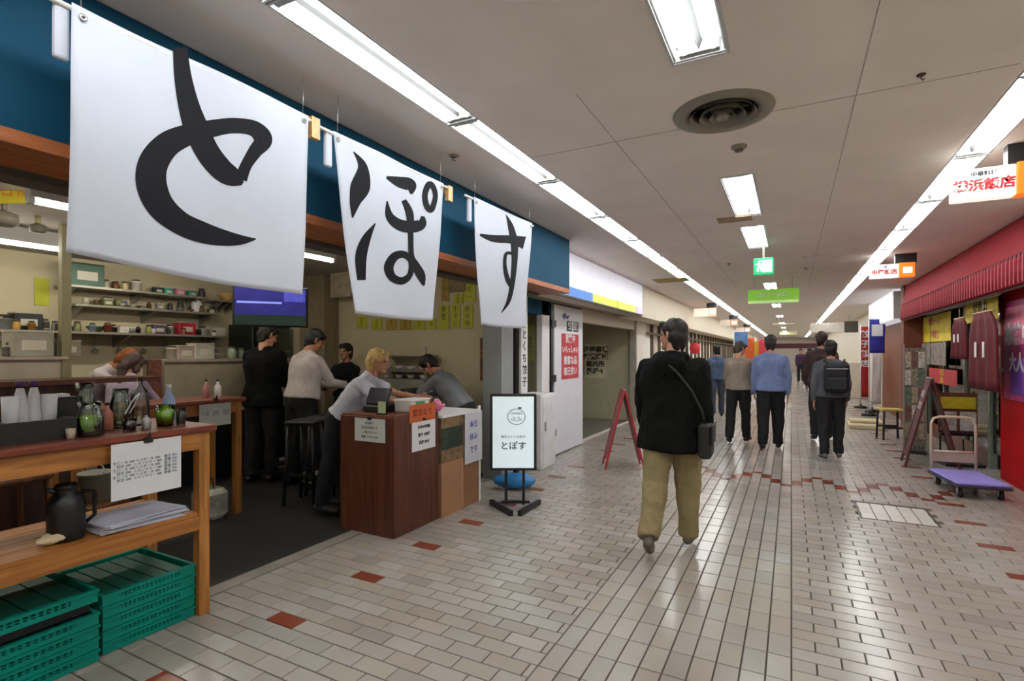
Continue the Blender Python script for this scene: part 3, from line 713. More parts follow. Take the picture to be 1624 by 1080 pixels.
# ================================================================== RIGHT SIDE OF THE CORRIDOR
RW = 2.25
M_red = mat('red_paint', '#A80C12', .7, noise_amt=.08, scale=2, spec=.15)
M_redcloth = mat('red_awning_cloth', '#98222E', .7, noise_amt=.08, spec=.2)
struct('wall_right', MB().box(RW, 2.42, 6.3, 8.45, -.06, CEIL-.001), M_red, 'bright red painted shop wall')
struct('wall_right', MB().box(RW, 2.42, Y0, 6.3, -.06, CEIL-.001), M_cream, 'cream wall before the red shop')
struct('wall_right', MB().box(RW, 2.42, 8.45, 13.0, 2.32, CEIL-.001), M_red, 'red bulkhead behind the awning')
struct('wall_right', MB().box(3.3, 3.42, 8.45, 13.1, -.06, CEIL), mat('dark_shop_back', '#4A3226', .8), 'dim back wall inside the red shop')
struct('floor', MB().box(2.42, 3.42, 8.0, 13.1, -.06, -.002), mat('red_shop_floor', '#5E554C', .6), 'floor inside the red shop')
# awning: sloped valance with scalloped pleats
aw = thing('awning', 'red fabric awning with a scalloped pleated valance over the shop', 'awning', (2.1, 9, 2.2))
ya, yb2 = 6.3, 12.9
MB().add([(2.02, ya, CEIL-.01), (1.95, ya, 2.46), (1.95, yb2, 2.46), (2.02, yb2, CEIL-.01), (2.245, ya, CEIL-.01), (1.97, ya, 2.44), (1.97, yb2, 2.44), (2.245, yb2, CEIL-.01)],
         [(0, 3, 2, 1), (4, 5, 6, 7), (0, 1, 5, 4), (3, 7, 6, 2), (0, 4, 7, 3), (1, 2, 6, 5)]).obj('slope', M_redcloth, aw, world=True, label='sloping red cloth')
PW = .11; n = int((yb2-ya)/PW); NS = 6
for half in range(1):
    vs = []; fs = []; idx = 0
    mbp = MB()
    for k in range(n):
        # one pleat: a half round fold, wider at the bottom
        pts = []
        for a in range(NS+1):
            u = a/NS; yy = ya+(k+u)*PW; bow = math.sin(u*PI)
            pts.append((yy, bow))
        top = [(1.965-.014*b, yy, 2.47) for yy, b in pts]; mid = [(1.965-.045*b, yy, 2.33) for yy, b in pts]; bot = [(1.965-.06*b, yy, 2.19-.012*b) for yy, b in pts]
        m_ = MB().add(top+mid+bot+[(x+.004, y_, z_) for x, y_, z_ in top+mid+bot],
                      [(r*(NS+1)+i, r*(NS+1)+i+1, (r+1)*(NS+1)+i+1, (r+1)*(NS+1)+i) for r in range(2) for i in range(NS)] +
                      [(3*(NS+1)+r*(NS+1)+i, 3*(NS+1)+(r+1)*(NS+1)+i, 3*(NS+1)+(r+1)*(NS+1)+i+1, 3*(NS+1)+r*(NS+1)+i+1) for r in range(2) for i in range(NS)] +
                      [(2*(NS+1)+i, 2*(NS+1)+i+1, 5*(NS+1)+i+1, 5*(NS+1)+i) for i in range(NS)], True)
        if k == 0: pleat = m_.obj('pleat', M_redcloth, aw, world=True); pleat0 = pleat
        else:
            o = pleat0.copy(); COL.objects.link(o); o.location = (0, k*PW, 0)
fold_hl0 = MB().box(1.903, 1.909, ya+.048, ya+.062, 2.19, 2.46).obj('fold_highlight', mat('fold_light', '#B8666E', .7, noise_amt=.05), aw, world=True, label='painted highlight down a fold of the pleated valance')  # light catching each pleat, painted as a thin paler strip
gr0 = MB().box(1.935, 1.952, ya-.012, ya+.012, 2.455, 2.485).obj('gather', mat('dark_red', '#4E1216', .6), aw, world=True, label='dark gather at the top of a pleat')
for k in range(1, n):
    for o_ in (fold_hl0, gr0): o = o_.copy(); COL.objects.link(o); o.location = (0, k*PW, 0)
MB().box(1.958, 1.99, ya, yb2, 2.16, 2.195).obj('hem_rail', mat('dark_red', '#4E1216', .6), aw, world=True)
# red wall poster
ps = thing('poster', 'large pink and magenta poster on the red wall', 'poster', (RW, 8.0, 1.1))
z0, z1 = 1.14, 1.98
vs = at_x(1592, 480, RW)
MB().box(RW-.006, RW-.001, 6.7, 8.30, .98, 2.12).obj('sheet', mat('magenta_sheet', '#C83F86', .5, noise_amt=.5, scale=3), ps, world=True)
MB().box(RW-.009, RW-.006, 7.45, 8.1, 1.05, 1.45).obj('sheet_patch', mat('violet_patch', '#8C56C0', .5, noise_amt=.3), ps, world=True)
MB().box(RW-.009, RW-.006, 7.5, 8.25, 1.62, 2.05).obj('sheet_patch', mat('pink_patch', '#E27C96', .5, noise_amt=.3), ps, world=True)
text('本格中華', .26, M_white, ps, (RW-.0105, 7.75, 1.72), (0, -1, 0), (0, 0, 1), bold=.01)
text('大人気', .22, M_white, ps, (RW-.0105, 7.80, 1.40), (0, -1, 0), (0, 0, 1), bold=.01)
nb = thing('menu_board', 'white upright menu card fixed at the corner of the red wall', 'menu board', (RW-.05, 8.4, 1.0))
MB().box(RW-.10, RW-.08, 8.20, 8.50, 1.10, 1.60).obj('card', M_white, nb, world=True)
MB().box(RW-.08, RW, 8.33, 8.37, 1.3, 1.34).obj('arm', M_steel, nb, world=True)
for i in range(4): text('定食', .07, mat('red_ink', '#B8323A', .6, noise_amt=0), nb, (RW-.101, 8.35, 1.52-i*.11), (0, -1, 0), (0, 0, 1))
# shop opening: frames and door
green = mat('grey_green_frame', '#77806F', .5)
df2 = thing('shop_window', 'glazed grey green framed shop front under the red awning', 'shop window', (2.34, 9.2, 0))
for y in (8.5, 9.05, 10.2, 11.4, 12.55):
    MB().box(2.30, 2.38, y, y+.07, -.002, 2.32).obj('post', green, df2, world=True)
MB().box(2.30, 2.38, 8.57, 12.55, 2.24, 2.32).obj('head_rail', green, df2, world=True)
MB().box(2.30, 2.38, 9.12, 12.55, -.002, .22).obj('kick_panel', mat('kick', '#6A4A3C', .6), df2, world=True)
gl = clear('window_glass', '#E6EFEA')
for (a, b) in ((8.57, 9.05), (9.12, 10.2), (10.27, 11.4), (11.47, 12.55)):
    MB().box(2.335, 2.341, a, b, .22, 2.24).obj('pane', gl, df2, world=True)
ww = mat('yellow_card', '#D9C02A', .6, emit=.0, noise_amt=.25, scale=8)
rr = mat('poster_red2', '#B5202C', .6, noise_amt=.25, scale=10)
def flat_poster(name, px0, py0, px1, py1, x, m, label, cat='poster', words=None, ink=None, size=.15, cords=None):
    a, c = at_x(px0, py0, x), at_x(px1, py1, x)
    t = thing(name, label, cat, (x, (a.y+c.y)/2, min(a.z, c.z)))
    sg = 1 if x < 0 else -1
    z0, z1 = sorted((a.z, c.z)); y0, y1 = sorted((a.y, c.y))
    MB().box(x-.002, x+.002, y0, y1, z0, z1).obj('sheet', m, t, world=True)
    if cords:
        for yy in (y0+.06, y1-.06): MB().tube([(x, yy, z1-.01), (x, yy, cords)], .004, n=5).obj('cord', M_black, t, world=True)
    if words:
        rows = len(words); hh = (z1-z0)/rows
        for i, s in enumerate(words): text(s, min(size, hh*.85), ink or M_ink, t, (x+sg*.0032, (y0+y1)/2, z1-hh*(i+.5)), (0, sg, 0), (0, 0, 1), bold=.003)
    return t
flat_poster('poster', 1462, 505, 1508, 540, 2.297, ww, 'yellow banner with dark red characters over the shop opening', words=['特製ラーメン', '中華定食'], ink=rr, size=.16, cords=2.32)
flat_poster('poster', 1530, 480, 1583, 505, 2.15, ww, 'yellow strip with black characters under the awning above the maroon shirts', words=['営業中'], size=.2, cords=2.5)
flat_poster('poster', 1474, 583, 1518, 614, 2.22, rr, 'square red poster with yellow characters in the shop front', words=['麺飯', '点心'], ink=ww, size=.2, cords=2.18)
flat_poster('poster', 1462, 545, 1500, 580, 2.24, mat('grey_photo', '#7E736C', .6, noise_amt=.5, scale=9), 'grey photo panel behind the red square poster', 'poster')
# maroon noren / happi coats hanging
M_maroon = mat('maroon_cloth', '#5C0F1A', .8, noise_amt=.15)
def coat(px0, px1, py0, py1, x, lab):
    a, c = at_x(px0, py0, x), at_x(px1, py1, x); y0, y1 = sorted((a.y, c.y)); z0, z1 = c.z, a.z
    t = thing('hanging_coat', lab, 'coat', (x, (y0+y1)/2, z0))
    N = 24; vs = []; fs = []
    for side in (0, 1):
        for j in range(9):
            for i in range(N+1):
                u, v = i/N, j/8
                flare = 1+.10*v
                yy = (y0+y1)/2+(u-.5)*(y1-y0)*flare*(.55+.45*min(1, v*6))
                vs.append((x+.02*math.sin(u*19)*(.3+v)-(side*.03-.015)*1.0, yy, z1-(z1-z0)*v))
    W1 = 9*(N+1)
    for j in range(8):
        for i in range(N):
            q = (j*(N+1)+i, j*(N+1)+i+1, (j+1)*(N+1)+i+1, (j+1)*(N+1)+i); fs += [q, tuple(k+W1 for k in q[::-1])]
    for j in range(8): fs += [(j*(N+1), (j+1)*(N+1), (j+1)*(N+1)+W1, j*(N+1)+W1), (j*(N+1)+N+W1, (j+1)*(N+1)+N+W1, (j+1)*(N+1)+N, j*(N+1)+N)]
    for i in range(N): fs += [(i+1, i, i+W1, i+1+W1), (8*(N+1)+i, 8*(N+1)+i+1, 8*(N+1)+i+1+W1, 8*(N+1)+i+W1)]
    MB().add(vs, fs, True).obj('cloth', M_maroon, t, world=True)
    h = (z1-z0)
    for f in (.3, .62):
        yy = y0+(y1-y0)*f
        MB().box(x-.045, x-.041, yy-.035, yy+.035, z0+h*.42, z0+h*.62).obj('white_mark', M_white, t, world=True)
    MB().tube([(x, y0+.1*(y1-y0), z1+.01), (x, y1-.1*(y1-y0), z1+.01)], .012, n=6).obj('hanger_bar', pine, t, world=True)
    MB().tube([(x, (y0+y1)/2, z1+.01), (x, (y0+y1)/2, 2.17)], .006, n=5).obj('hanger_hook', M_steel, t, world=True)
coat(1512, 1532, 508, 570, 2.02, 'shorter maroon cloth coat hanging under the awning, beside the yellow banner')
coat(1540, 1580, 500, 622, 2.02, 'long maroon cloth coat with white marks hanging under the awning')
MB().tube([(2.02, 7.6, 2.17), (2.02, 11.2, 2.17)], .012, n=8).single('clothes_rail', M_steel, 'thin rail under the awning carrying the maroon coats', 'rail')
# lower things before the shop
def P0(px, py): return at_z(px, py, 0)
# A frame board (dark red) left of trolley
def a_frame(px, py, rot, w_, h_, m, face, lab, words=None, ink=None):
    q = P0(px, py); t = thing('a_frame_sign', lab, 'sign board', (q.x, q.y, 0), rot)
    sp_ = .24*h_; L = math.hypot(h_, sp_); an = math.atan2(sp_, h_)
    for s in (-1, 1):
        M = Matrix.Translation((0, s*sp_, 0)) @ Matrix.Rotation(s*an, 4, 'X')
        for x in (-w_/2, w_/2-.03): MB().box(x, x+.03, -.012, .012, 0, L-.02, M).obj('upright', m, t)
        MB().box(-w_/2+.03, w_/2-.03, -.012, .012, L-.06, L-.02, M).obj('cross_rail', m, t)
        MB().box(-w_/2+.03, w_/2-.03, -.012, .012, .12, .16, M).obj('cross_rail', m, t)
        MB().box(-w_/2+.03, w_/2-.03, -.007, .007, .16, L-.06, M).obj('face_panel', face, t)
        if words and s == -1:
            for i, wd in enumerate(words):
                o = text(wd, .12, ink, t, (0, 0, 0), (1, 0, 0), (0, 0, 1), world=False)
                o.matrix_basis = M @ Matrix.Translation((0, -.0135, L*.8-i*.16)) @ Matrix.Rotation(PI/2, 4, 'X')
    MB().tube([(-w_/2+.02, 0, h_-.015), (w_/2-.02, 0, h_-.015)], .01, n=6).obj('hinge_rod', M_steel, t)
    return t
a_frame(1474, 738, TH-R(120), .42, 1.2, mat('dark_maroon_wood', '#4E1A1C', .5), mat('maroon_face', '#571A20', .5), 'dark red folding board standing beside the purple trolley', ['本日', '定食'], M_white)
# trolley
q = at_z(1536, 772, .2)
tr_ = thing('platform_trolley', 'platform trolley with a purple deck and cream tubular handle', 'trolley', (1.70, 7.42, 0), R(8))
tw, tl = .46, .74
MB().bbox(-tw/2, tw/2, -tl/2, tl/2, .145, .175, b=.012).obj('deck', mat('purple_deck', '#8F88D6', .5, noise_amt=.08), tr_, label='purple deck')
MB().bbox(-tw/2-.012, tw/2+.012, -tl/2-.012, tl/2+.012, .118, .146, b=.012).obj('bumper', mat('dark_bumper', '#2B2A3A', .6), tr_, label='dark rubber bumper')
for x in (-.17, .17):
    for y in (-.28, .28):
        wv = MB().lathe([(.012, -.014), (.048, -.014), (.05, 0), (.048, .014), (.012, .014)], M=Matrix.Translation((x, y, .05)) @ Matrix.Rotation(PI/2, 4, 'Y'), n=18).obj('wheel', M_black, tr_)
        MB().box(x-.026, x-.02, y-.02, y+.02, .04, .118).box(x+.02, x+.026, y-.02, y+.02, .04, .118).box(x-.03, x+.03, y-.03, y+.03, .108, .12).obj('fork', M_steel, tr_)
cream_m = mat('cream_tube', '#C9B99E', .45)
HT = .78
hp = [(-.21, .34, .17), (-.21, .35, HT-.08), (-.185, .35, HT-.02), (-.13, .35, HT), (.13, .35, HT), (.185, .35, HT-.02), (.21, .35, HT-.08), (.21, .34, .17)]
MB().tube(hp, .015, n=8).obj('handle', cream_m, tr_, label='cream tubular handle')
MB().tube([(-.21, .35, .38), (.21, .35, .38)], .012, n=8).obj('cross_tube', cream_m, tr_)
MB().box(-.2, .2, .346, .354, .26, .37).obj('name_plate', mat('grey_plate', '#A79B8B', .6), tr_)
# low magazine rack behind trolley
rk = thing('leaflet_stand', 'small stand holding printed white leaflets behind the trolley', 'stand', (2.02, 9.15, 0), R(10))
MB().box(-.22, .22, -.15, .15, .0, .04).obj('base', M_black, rk)
for x in (-.2, .18): MB().box(x, x+.02, .08, .1, .04, 1.0).obj('post', M_black, rk)
MB().box(-.22, .22, .06, .08, .42, .98).obj('back_board', mat('brown_board', '#6B3A28', .6), rk)
for i, x in enumerate((-.11, .11)): MB().box(x-.09, x+.09, .045, .058, .46, .72).obj('leaflet', mat('leaflet', '#CFC6C2', .6, noise_amt=.4, scale=14), rk)
MB().box(-.2, .2, .045, .058, .76, .92).obj('card', ww, rk, label='yellow card')
MB().box(-.22, .22, -.02, .06, .40, .43).obj('ledge', M_black, rk)
# photo board rack (tall grey)
q = P0(1448, 706)
pb = thing('photo_board', 'tall narrow display board covered with dull food photographs', 'display board', (1.66, 9.95, 0), TH-R(40)); pb.scale = (.62, 1, 1)
MB().box(-.20, .20, -.02, .02, .06, 1.60).obj('board', mat('photo_mosaic', '#6E665C', .6, noise_amt=.8, scale=16), pb)
for x in (-.23, .20): MB().box(x, x+.03, -.03, .03, 0, 1.66).obj('post', mat('grey_post', '#8A8272', .5), pb)
MB().box(-.23, .23, -.12, .12, 0, .04).obj('foot', M_black, pb)
for i in range(5):
    for j in range(3):
        MB().box(-.19+j*.13, -.07+j*.13, -.026, -.02, .22+i*.27, .46+i*.27).obj('photo', mat('photo%d' % ((i*3+j) % 5), ['#8F7F6A', '#5E6B58', '#A08C78', '#6F4A3A', '#B8AFA0'][(i*3+j) % 5], .5, noise_amt=.6, scale=25), pb)
# red shop column
struct('wall_right', MB().box(1.98, 2.42, 12.95, 13.25, -.06, CEIL-.001), mat('brown_red_col', '#6A3222', .6), 'brown red pillar at the end of the awning')
# next unit
struct('wall_right', MB().box(2.2, 2.42, 13.25, 17.5, -.06, CEIL-.001), wood('dark_shop_wood', '#5A2812', '#8A4822', 'z'), 'dark wood shop front beyond the red awning')
struct('wall_right', MB().box(2.25, 2.42, 17.5, Y1, -.06, CEIL-.001), mat('cream_right', '#CFC6B4', .7, noise_amt=.05), 'cream wall along the far side of the corridor')
bx = thing('light_box_sign', 'white box sign projecting above the dark wood shop', 'sign', (1.95, 15.2, 2.1))
MB().bbox(1.88, 2.2, 13.6, 17.4, 2.22, 2.84, b=.02).obj('box', mat('white_box', '#D4D6DE', .4, emit=.35), bx, world=True)
MB().bbox(1.9, 2.2, 13.55, 13.598, 2.25, 2.82, b=.005).obj('end_face', mat('grey_face', '#A9A7A0', .5), bx, world=True)
# nobori flags on stands
def nobori(x, y, m, lab, w_=.42, z0=.55, z1=2.0, rot=0, words=None, m2=None):
    t = thing('banner_flag', lab, 'flag', (x, y, 0), rot)
    MB().lathe([(.16, 0), (.16, .05), (.03, .07), (.03, .12)], n=16).obj('base', M_black, t)
    MB().tube([(0, 0, .06), (0, 0, z1+.06)], .011, n=6).obj('pole', M_white, t)
    MB().tube([(0, 0, z1+.02), (w_+.04, 0, z1+.02)], .008, n=6).obj('arm', M_white, t)
    N = 10; vs = []; fs = []
    for j in range(13):
        for i in range(N+1):
            u, v = i/N, j/12; vs.append((.012+u*w_, .02*math.sin(u*4+v*5)*(u), z1-(z1-z0)*v))
    for j in range(12):
        for i in range(N): fs.append((j*(N+1)+i, j*(N+1)+i+1, (j+1)*(N+1)+i+1, (j+1)*(N+1)+i))
    o = MB().add(vs, fs, True).obj('flag_cloth', m, t)
    md = o.modifiers.new('th', 'SOLIDIFY'); md.thickness = .003
    if m2: MB().box(.05, w_-.04, -.030, -.027, (z0+z1)/2, (z0+z1)/2+.28).obj('mark', m2, t)
    if words:
        for i, ch in enumerate(words): text(ch, .22, M_white, t, (w_/2, -.032, z1-.22-i*.27), (1, 0, 0), (0, 0, 1), world=False, bold=.004)
q = at_d(1378, 560, 12.8)
nobori(q.x, q.y, mat('royal_blue', '#2C2F9A', .6), 'royal blue flag with a white mark by the dark wood shop', .32, 1.52, 2.34, R(8), m2=M_white)
q = at_d(1383, 560, 13.6)
nobori(q.x, q.y, mat('flag_white', '#D5CFCB', .7), 'long pale flag hanging below the blue flag', .19, .2, 1.52, R(8))
q = at_d(1365, 560, 14.6)
nobori(q.x, q.y, mat('flag_red', '#A81E24', .7), 'narrow red upright flag with pale characters by the dark wood shop', .20, .3, 2.25, R(8), words='餃子飯店')
# stool with cream board leaning
q = P0(1410, 704)
st = thing('wooden_stool', 'dark wooden stool with a yellow seat by the dark wood shop', 'stool', (1.55, 11.35, 0), R(12))
wd = mat('dark_stool_wood', '#2C1D14', .5)
MB().bbox(-.18, .18, -.17, .17, .50, .54, b=.015).obj('seat', mat('yellow_seat', '#B8A050', .6), st, label='yellow seat')
for x in (-.15, .15):
    for y in (-.14, .14): MB().tube([(x*1.1, y*1.1, 0), (x, y, .5)], [.018, .018], n=6).obj('leg', wd, st)
for y in (-.15, .15): MB().box(-.15, .15, y-.01, y+.01, .2, .235).obj('stretcher', wd, st)
lb = thing('leaning_board', 'cream board leaning against the dark shop behind the stool', 'board', (1.95, 12.6, 0))
MB().box(-.02, .02, -.2, .2, 0, 1.3, Matrix.Rotation(R(12), 4, 'Y')).obj('panel', mat('cream_board', '#C9A98A', .7), lb)
cs = thing('folded_mat', 'cream folded mat lying on the floor before the far shop', 'mat', (1.35, 12.9, 0))
MB().bbox(-.32, .32, -.4, .4, 0, .09, b=.02).obj('sheet', mat('cream_mat', '#C8BC98', .8), cs)
MB().bbox(-.28, .28, -.1, .38, .091, .15, b=.02).obj('fold', MATS['cream_mat'], cs)
# a few things farther on
for i, (px, d, c, w_, lab) in enumerate(((1345, 24, '#C9BFB0', .9, 'pale cabinet at the far cream wall, behind the person with the backpack'),)):
    MB().bbox(1.75, 2.24, 21, 23.4, 0, 1.2, b=.02).single('cabinet', mat('far_cab', c, .6), lab, 'cabinet')
q = at_d(1180, 560, 18.5)
nobori(q.x, q.y, mat('far_orange', '#D9642A', .7), 'orange flag at the far shops behind the man in grey', .32, .8, 2.05, R(-5))
q = at_d(1200, 560, 20.5)
nobori(q.x, q.y, mat('far_redflag', '#C43A48', .7), 'pinkish red flag at the far shops behind the man in blue', .4, .9, 2.05, R(-5))
q = at_d(1164, 560, 17)
nobori(q.x, q.y, mat('far_blue', '#5A7FB5', .7), 'small light blue flag at the far shops above the man in grey', .4, 1.7, 2.2, R(-5))
q = at_d(1191, 560, 19.5)
nobori(q.x, q.y, mat('far_yellow', '#D5A82C', .7), 'yellow flag between the orange and the red flags', .25, .8, 1.95, R(-5))
rl = thing('round_lantern', 'red round paper lantern hanging at the far shop front', 'lantern', at_x(1102, 552, XW+.22)-Vector((0, 0, .2)))
MB().lathe([(.05, 0), (.13, .05), (.17, .15), (.17, .25), (.13, .34), (.05, .38)], n=20).obj('shade', mat('lantern_red', '#C03038', .6, emit=.1), rl)
MB().lathe([(.06, .375), (.06, .40), (.01, .41)], n=14).obj('cap', M_black, rl)
MB().tube([(0, 0, .4), (0, 0, 2.24-rl.location.z)], .006, n=5).obj('cord', M_black, rl)
# dark lintel banner near the end of the corridor
p = at_d(1258, 548, 38)
t = thing('overhead_banner', 'dark red banner stretched across the far end of the corridor', 'banner', (-.2, 42, 1.85))
MB().box(-2.4, 2.0, -.02, .02, 0, .35).obj('cloth', mat('dark_banner', '#4A1C24', .7), t)
for x in (-2.3, 1.9): MB().tube([(x, 0, .34), (x, 0, CEIL-1.85)], .01, n=5).obj('rope', M_black, t)
# red A frame on the left
af = a_frame(988, 740, TH-R(95), .42, 1.05, mat('red_wood', '#A32630', .5), mat('red_face', '#8F2028', .5, noise_amt=.15), 'red folding sign board standing before the side passage', None)
# ================================================================== NEAR SHOP FURNITURE
pinew = wood('table_pine', '#8A5423', '#B87A38', 'y'); pinez = wood('table_pine_z', '#8F5A26', '#C08440', 'z'); redtop = wood('table_top_red', '#5A2416', '#86402A', 'y', rough=.35)
def bar_table(name, label, x0, x1, y0, y1, zt, shelf=None, lw=.06):
    t = thing(name, label, 'table', ((x0+x1)/2, (y0+y1)/2, .0))
    MB().bbox(x0-.03, x1+.03, y0-.03, y1+.03, zt-.035, zt, b=.006).obj('tabletop', redtop, t, world=True, label='red brown tabletop')
    MB().box(x1-.025, x1, y0+lw, y1-lw, zt-.135, zt-.035).box(x0, x0+.025, y0+lw, y1-lw, zt-.135, zt-.035).obj('apron', pinew, t, world=True)
    MB().box(x0+.025, x1-.025, y1-.03, y1-.005, zt-.135, zt-.035).obj('end_apron', pinew, t, world=True)
    for x in (x0, x1-lw):
        for y in (y0, y1-lw): MB().box(x, x+lw, y, y+lw, 0, zt-.035).obj('leg', pinez, t, world=True)
    if shelf:
        nb_ = 4
        for i in range(nb_):
            a = x0+.01+(x1-x0-.02)*i/nb_; MB().box(a+.003, a+(x1-x0-.02)/nb_-.003, y0+lw+.001, y1-lw-.001, shelf-.022, shelf).obj('shelf_board', pinew, t, world=True)
        MB().box(x1-.024, x1-.002, y0+lw, y1-lw, shelf-.10, shelf-.022).obj('shelf_rail', pinew, t, world=True)
        MB().box(x0+.002, x0+.024, y0+lw, y1-lw, shelf-.10, shelf-.022).obj('shelf_rail', pinew, t, world=True)
    return t
TX0, TX1, TY0, TY1, TZ = -3.62, -3.02, -.6, 1.90, 1.10
bar_table('bar_table', 'tall pine standing table with a red brown top and lower shelf, nearest the viewer', TX0, TX1, TY0, TY1, TZ, shelf=.60)
bar_table('bar_table', 'second tall pine table deeper inside the eatery with a menu sheet on its end', -5.08, -4.62, 1.9, 3.22, 1.10, shelf=None)
def on_table(px, py, z=TZ): return at_z(px, py, z)
def hang_menu(px0, py0, px1, py1, x, lab, rows, cl='#D9DCE0', clip_over=.03):
    a, c = at_x(px0, py0, x), at_x(px1, py1, x)
    t = thing('menu_sheet', lab, 'menu', (x, (a.y+c.y)/2, min(a.z, c.z)))
    z0, z1 = min(a.z, c.z), max(a.z, c.z); y0, y1 = sorted((a.y, c.y)); ym = (y0+y1)/2
    MB().box(x-.0015, x+.0015, y0, y1, z0, z1).obj('sheet', mat('menu'+cl, cl, .4, noise_amt=.04), t, world=True)
    for i in range(3):
        yy = y0+(y1-y0)*(i+.5)/3
        c2 = bpy.data.curves.new('lettering', 'FONT')
        text('\n'.join(rows[i::3]*3), (z1-z0)*.062, mat('menu_ink', '#9098A4', .6, noise_amt=0), t, (x+.003, yy, (z0+z1)/2), (0, 1, 0), (0, 0, 1))
        bpy.data.curves.remove(c2)
    MB().box(x-.008, x+.012, ym-.02, ym+.02, z1-.012, z1+.012).prism([(x+.012, ym-.012, z1+.01), (x+.012, ym+.012, z1+.01), (x+.016, ym, z1+.045)], (.003, 0, 0)).obj('clip', M_black, t, world=True)
    return t
hang_menu(176, 706, 287, 772, TX1+.035, 'large printed drink menu clipped to the edge of the nearest table', ['生ビール 480', 'ハイボール 380', '餃子 350', '枝豆 280', 'レモンサワー 380', '唐揚 450'])
# small items on near table
def bottle(x, y, z, r, h, m, cap, name, label, cat='bottle', group=None, neck=.35, capm=None, prof=None):
    t = thing(name, label, cat, (x, y, z), group=group)
    pf = prof or [(r*.9, 0), (r, .006), (r, h*.55), (r*.85, h*.66), (r*neck, h*.78), (r*neck, h*.92), (.001, h*.92)]
    MB().lathe(pf, n=16).obj('body', m, t)
    if cap: MB().lathe([(r*neck*1.15, h*.90), (r*neck*1.15, h), (.001, h)], n=12).obj('cap', capm or M_black, t)
    return t
gls = clear('clear_glass', '#E4EEEA', .25)
limej = mat('lime_drink', '#A9D61E', .25, noise_amt=.08); purple = mat('purple_cap', '#4A2F5E', .5); whitep = mat('white_plastic', '#D2D2D6', .4, noise_amt=.03)
def base_at(px, py_base, z=TZ, xmax=-3.1):
    q = at_z(px, py_base, z); return q
def pitcher(x, y, z, r, h, fill, label):
    t = thing('glass_pitcher', label, 'pitcher', (x, y, z))
    MB().lathe([(r*.95, 0), (r, .01), (r, h*.55), (r*.7, h*.8), (r*.85, h), (r*.80, h), (r*.66, h*.8), (r*.94, h*.55), (r*.94, .012), (.001, .012)], n=20).obj('glass', gls, t)
    if fill: MB().lathe([(.001, .014), (r*.92, .014), (r*.92, h*fill), (.001, h*fill)], n=18).obj('drink', limej, t, label='bright lime green drink')
    MB().tube([(r*.85, 0, h*.95), (r*1.5, 0, h*.85), (r*1.5, 0, h*.4), (r, 0, h*.25)], .007, n=6).obj('handle', gls, t)
    return t
def tumbler(x, y, z, r, h, m, label, group=None, fill=0):
    t = thing('tumbler', label, 'glass', (x, y, z), group=group)
    MB().lathe([(r*.8, 0), (r, h), (r*.93, h), (r*.74, .008), (.001, .008)], n=16).obj('cup', m, t)
    if fill: MB().lathe([(.001, .01), (r*.76, .01), (r*.9, h*fill), (.001, h*fill)], n=14).obj('drink', limej, t, label='lime green drink')
    return t
tray = thing('utensil_tray', 'black tray box full of cutlery at the near end of the nearest table', 'tray', (-3.3, 1.02, TZ))
MB().box(-3.44, -3.14, .80, 1.30, TZ, TZ+.01).box(-3.44, -3.425, .80, 1.30, TZ+.01, TZ+.10).box(-3.155, -3.14, .80, 1.30, TZ+.01, TZ+.10).box(-3.425, -3.155, .80, .815, TZ+.01, TZ+.10).box(-3.425, -3.155, 1.285, 1.30, TZ+.01, TZ+.10).obj('box', M_black, tray, world=True)
MB().box(-3.425, -3.155, 1.045, 1.055, TZ+.01, TZ+.095).obj('divider', M_black, tray, world=True)
for i, (px, yy) in enumerate(((32, .99), (54, 1.13))):
    q = at_x(px, 600, -3.36)
    bottle(-3.36, q.y, TZ+.012, .038, .27, whitep, True, 'squeeze_bottle', 'white sauce bottle with a purple cap in the black tray, %s one' % ['near', 'far'][i], 'bottle', capm=purple, prof=[(.036, 0), (.038, .01), (.036, .10), (.022, .20), (.014, .235), (.001, .235)], neck=.45)
for i, px in enumerate((12, 78)):
    q = at_x(px, 600, -3.33)
    tumbler(-3.33 if i else -3.30, q.y, TZ+.012, .034, .20, whitep, 'tall pale cup of chopsticks in the black tray, %s one' % ['near', 'far'][i])
q = at_x(97, 620, -3.40)
sn = thing('napkin_stand', 'black napkin box behind the lime green pitcher', 'napkin box', (-3.40, q.y+.04, TZ))
MB().bbox(-3.50, -3.34, q.y-.06, q.y+.06, TZ, TZ+.19, b=.008).obj('box', M_black, sn, world=True); MB().box(-3.46, -3.38, q.y-.03, q.y+.03, TZ+.19, TZ+.205).obj('napkin', M_paper, sn, world=True)
q = at_x(142, 680, -3.16); pitcher(-3.16, q.y, TZ, .060, .17, .58, 'glass jug of lime green drink beside the black tray')
q = at_x(128, 640, -3.40); pitcher(-3.40, q.y+.02, TZ, .05, .26, 0, 'empty clear glass jug behind the lime green jug')
q = at_x(190, 650, -3.34); pitcher(-3.34, q.y, TZ, .05, .22, 0, 'empty clear glass jug in the middle of the nearest table')
q = at_x(222, 650, -3.36); bottle(-3.36, q.y, TZ, .045, .30, gls, False, 'glass_carafe', 'clear glass carafe with a slim neck on the nearest table', 'carafe', neck=.3)
q = at_x(170, 650, -3.30); bottle(-3.30, q.y, TZ, .028, .15, mat('pink_sauce', '#B5705C', .4), True, 'sauce_bottle', 'small reddish sauce bottle between the glass jugs', 'bottle')
q = at_x(262, 655, -3.20); tumbler(-3.20, q.y, TZ, .052, .12, gls, 'wide glass of lime green drink near the corner of the nearest table', fill=.75)
q = at_x(268, 640, -3.34); bottle(-3.34, q.y, TZ, .034, .23, mat('blue_white', '#8FA0C4', .35, noise_amt=.3, scale=25), True, 'spray_bottle', 'white and blue bottle with a white cap behind the wide green glass', 'bottle', capm=whitep)
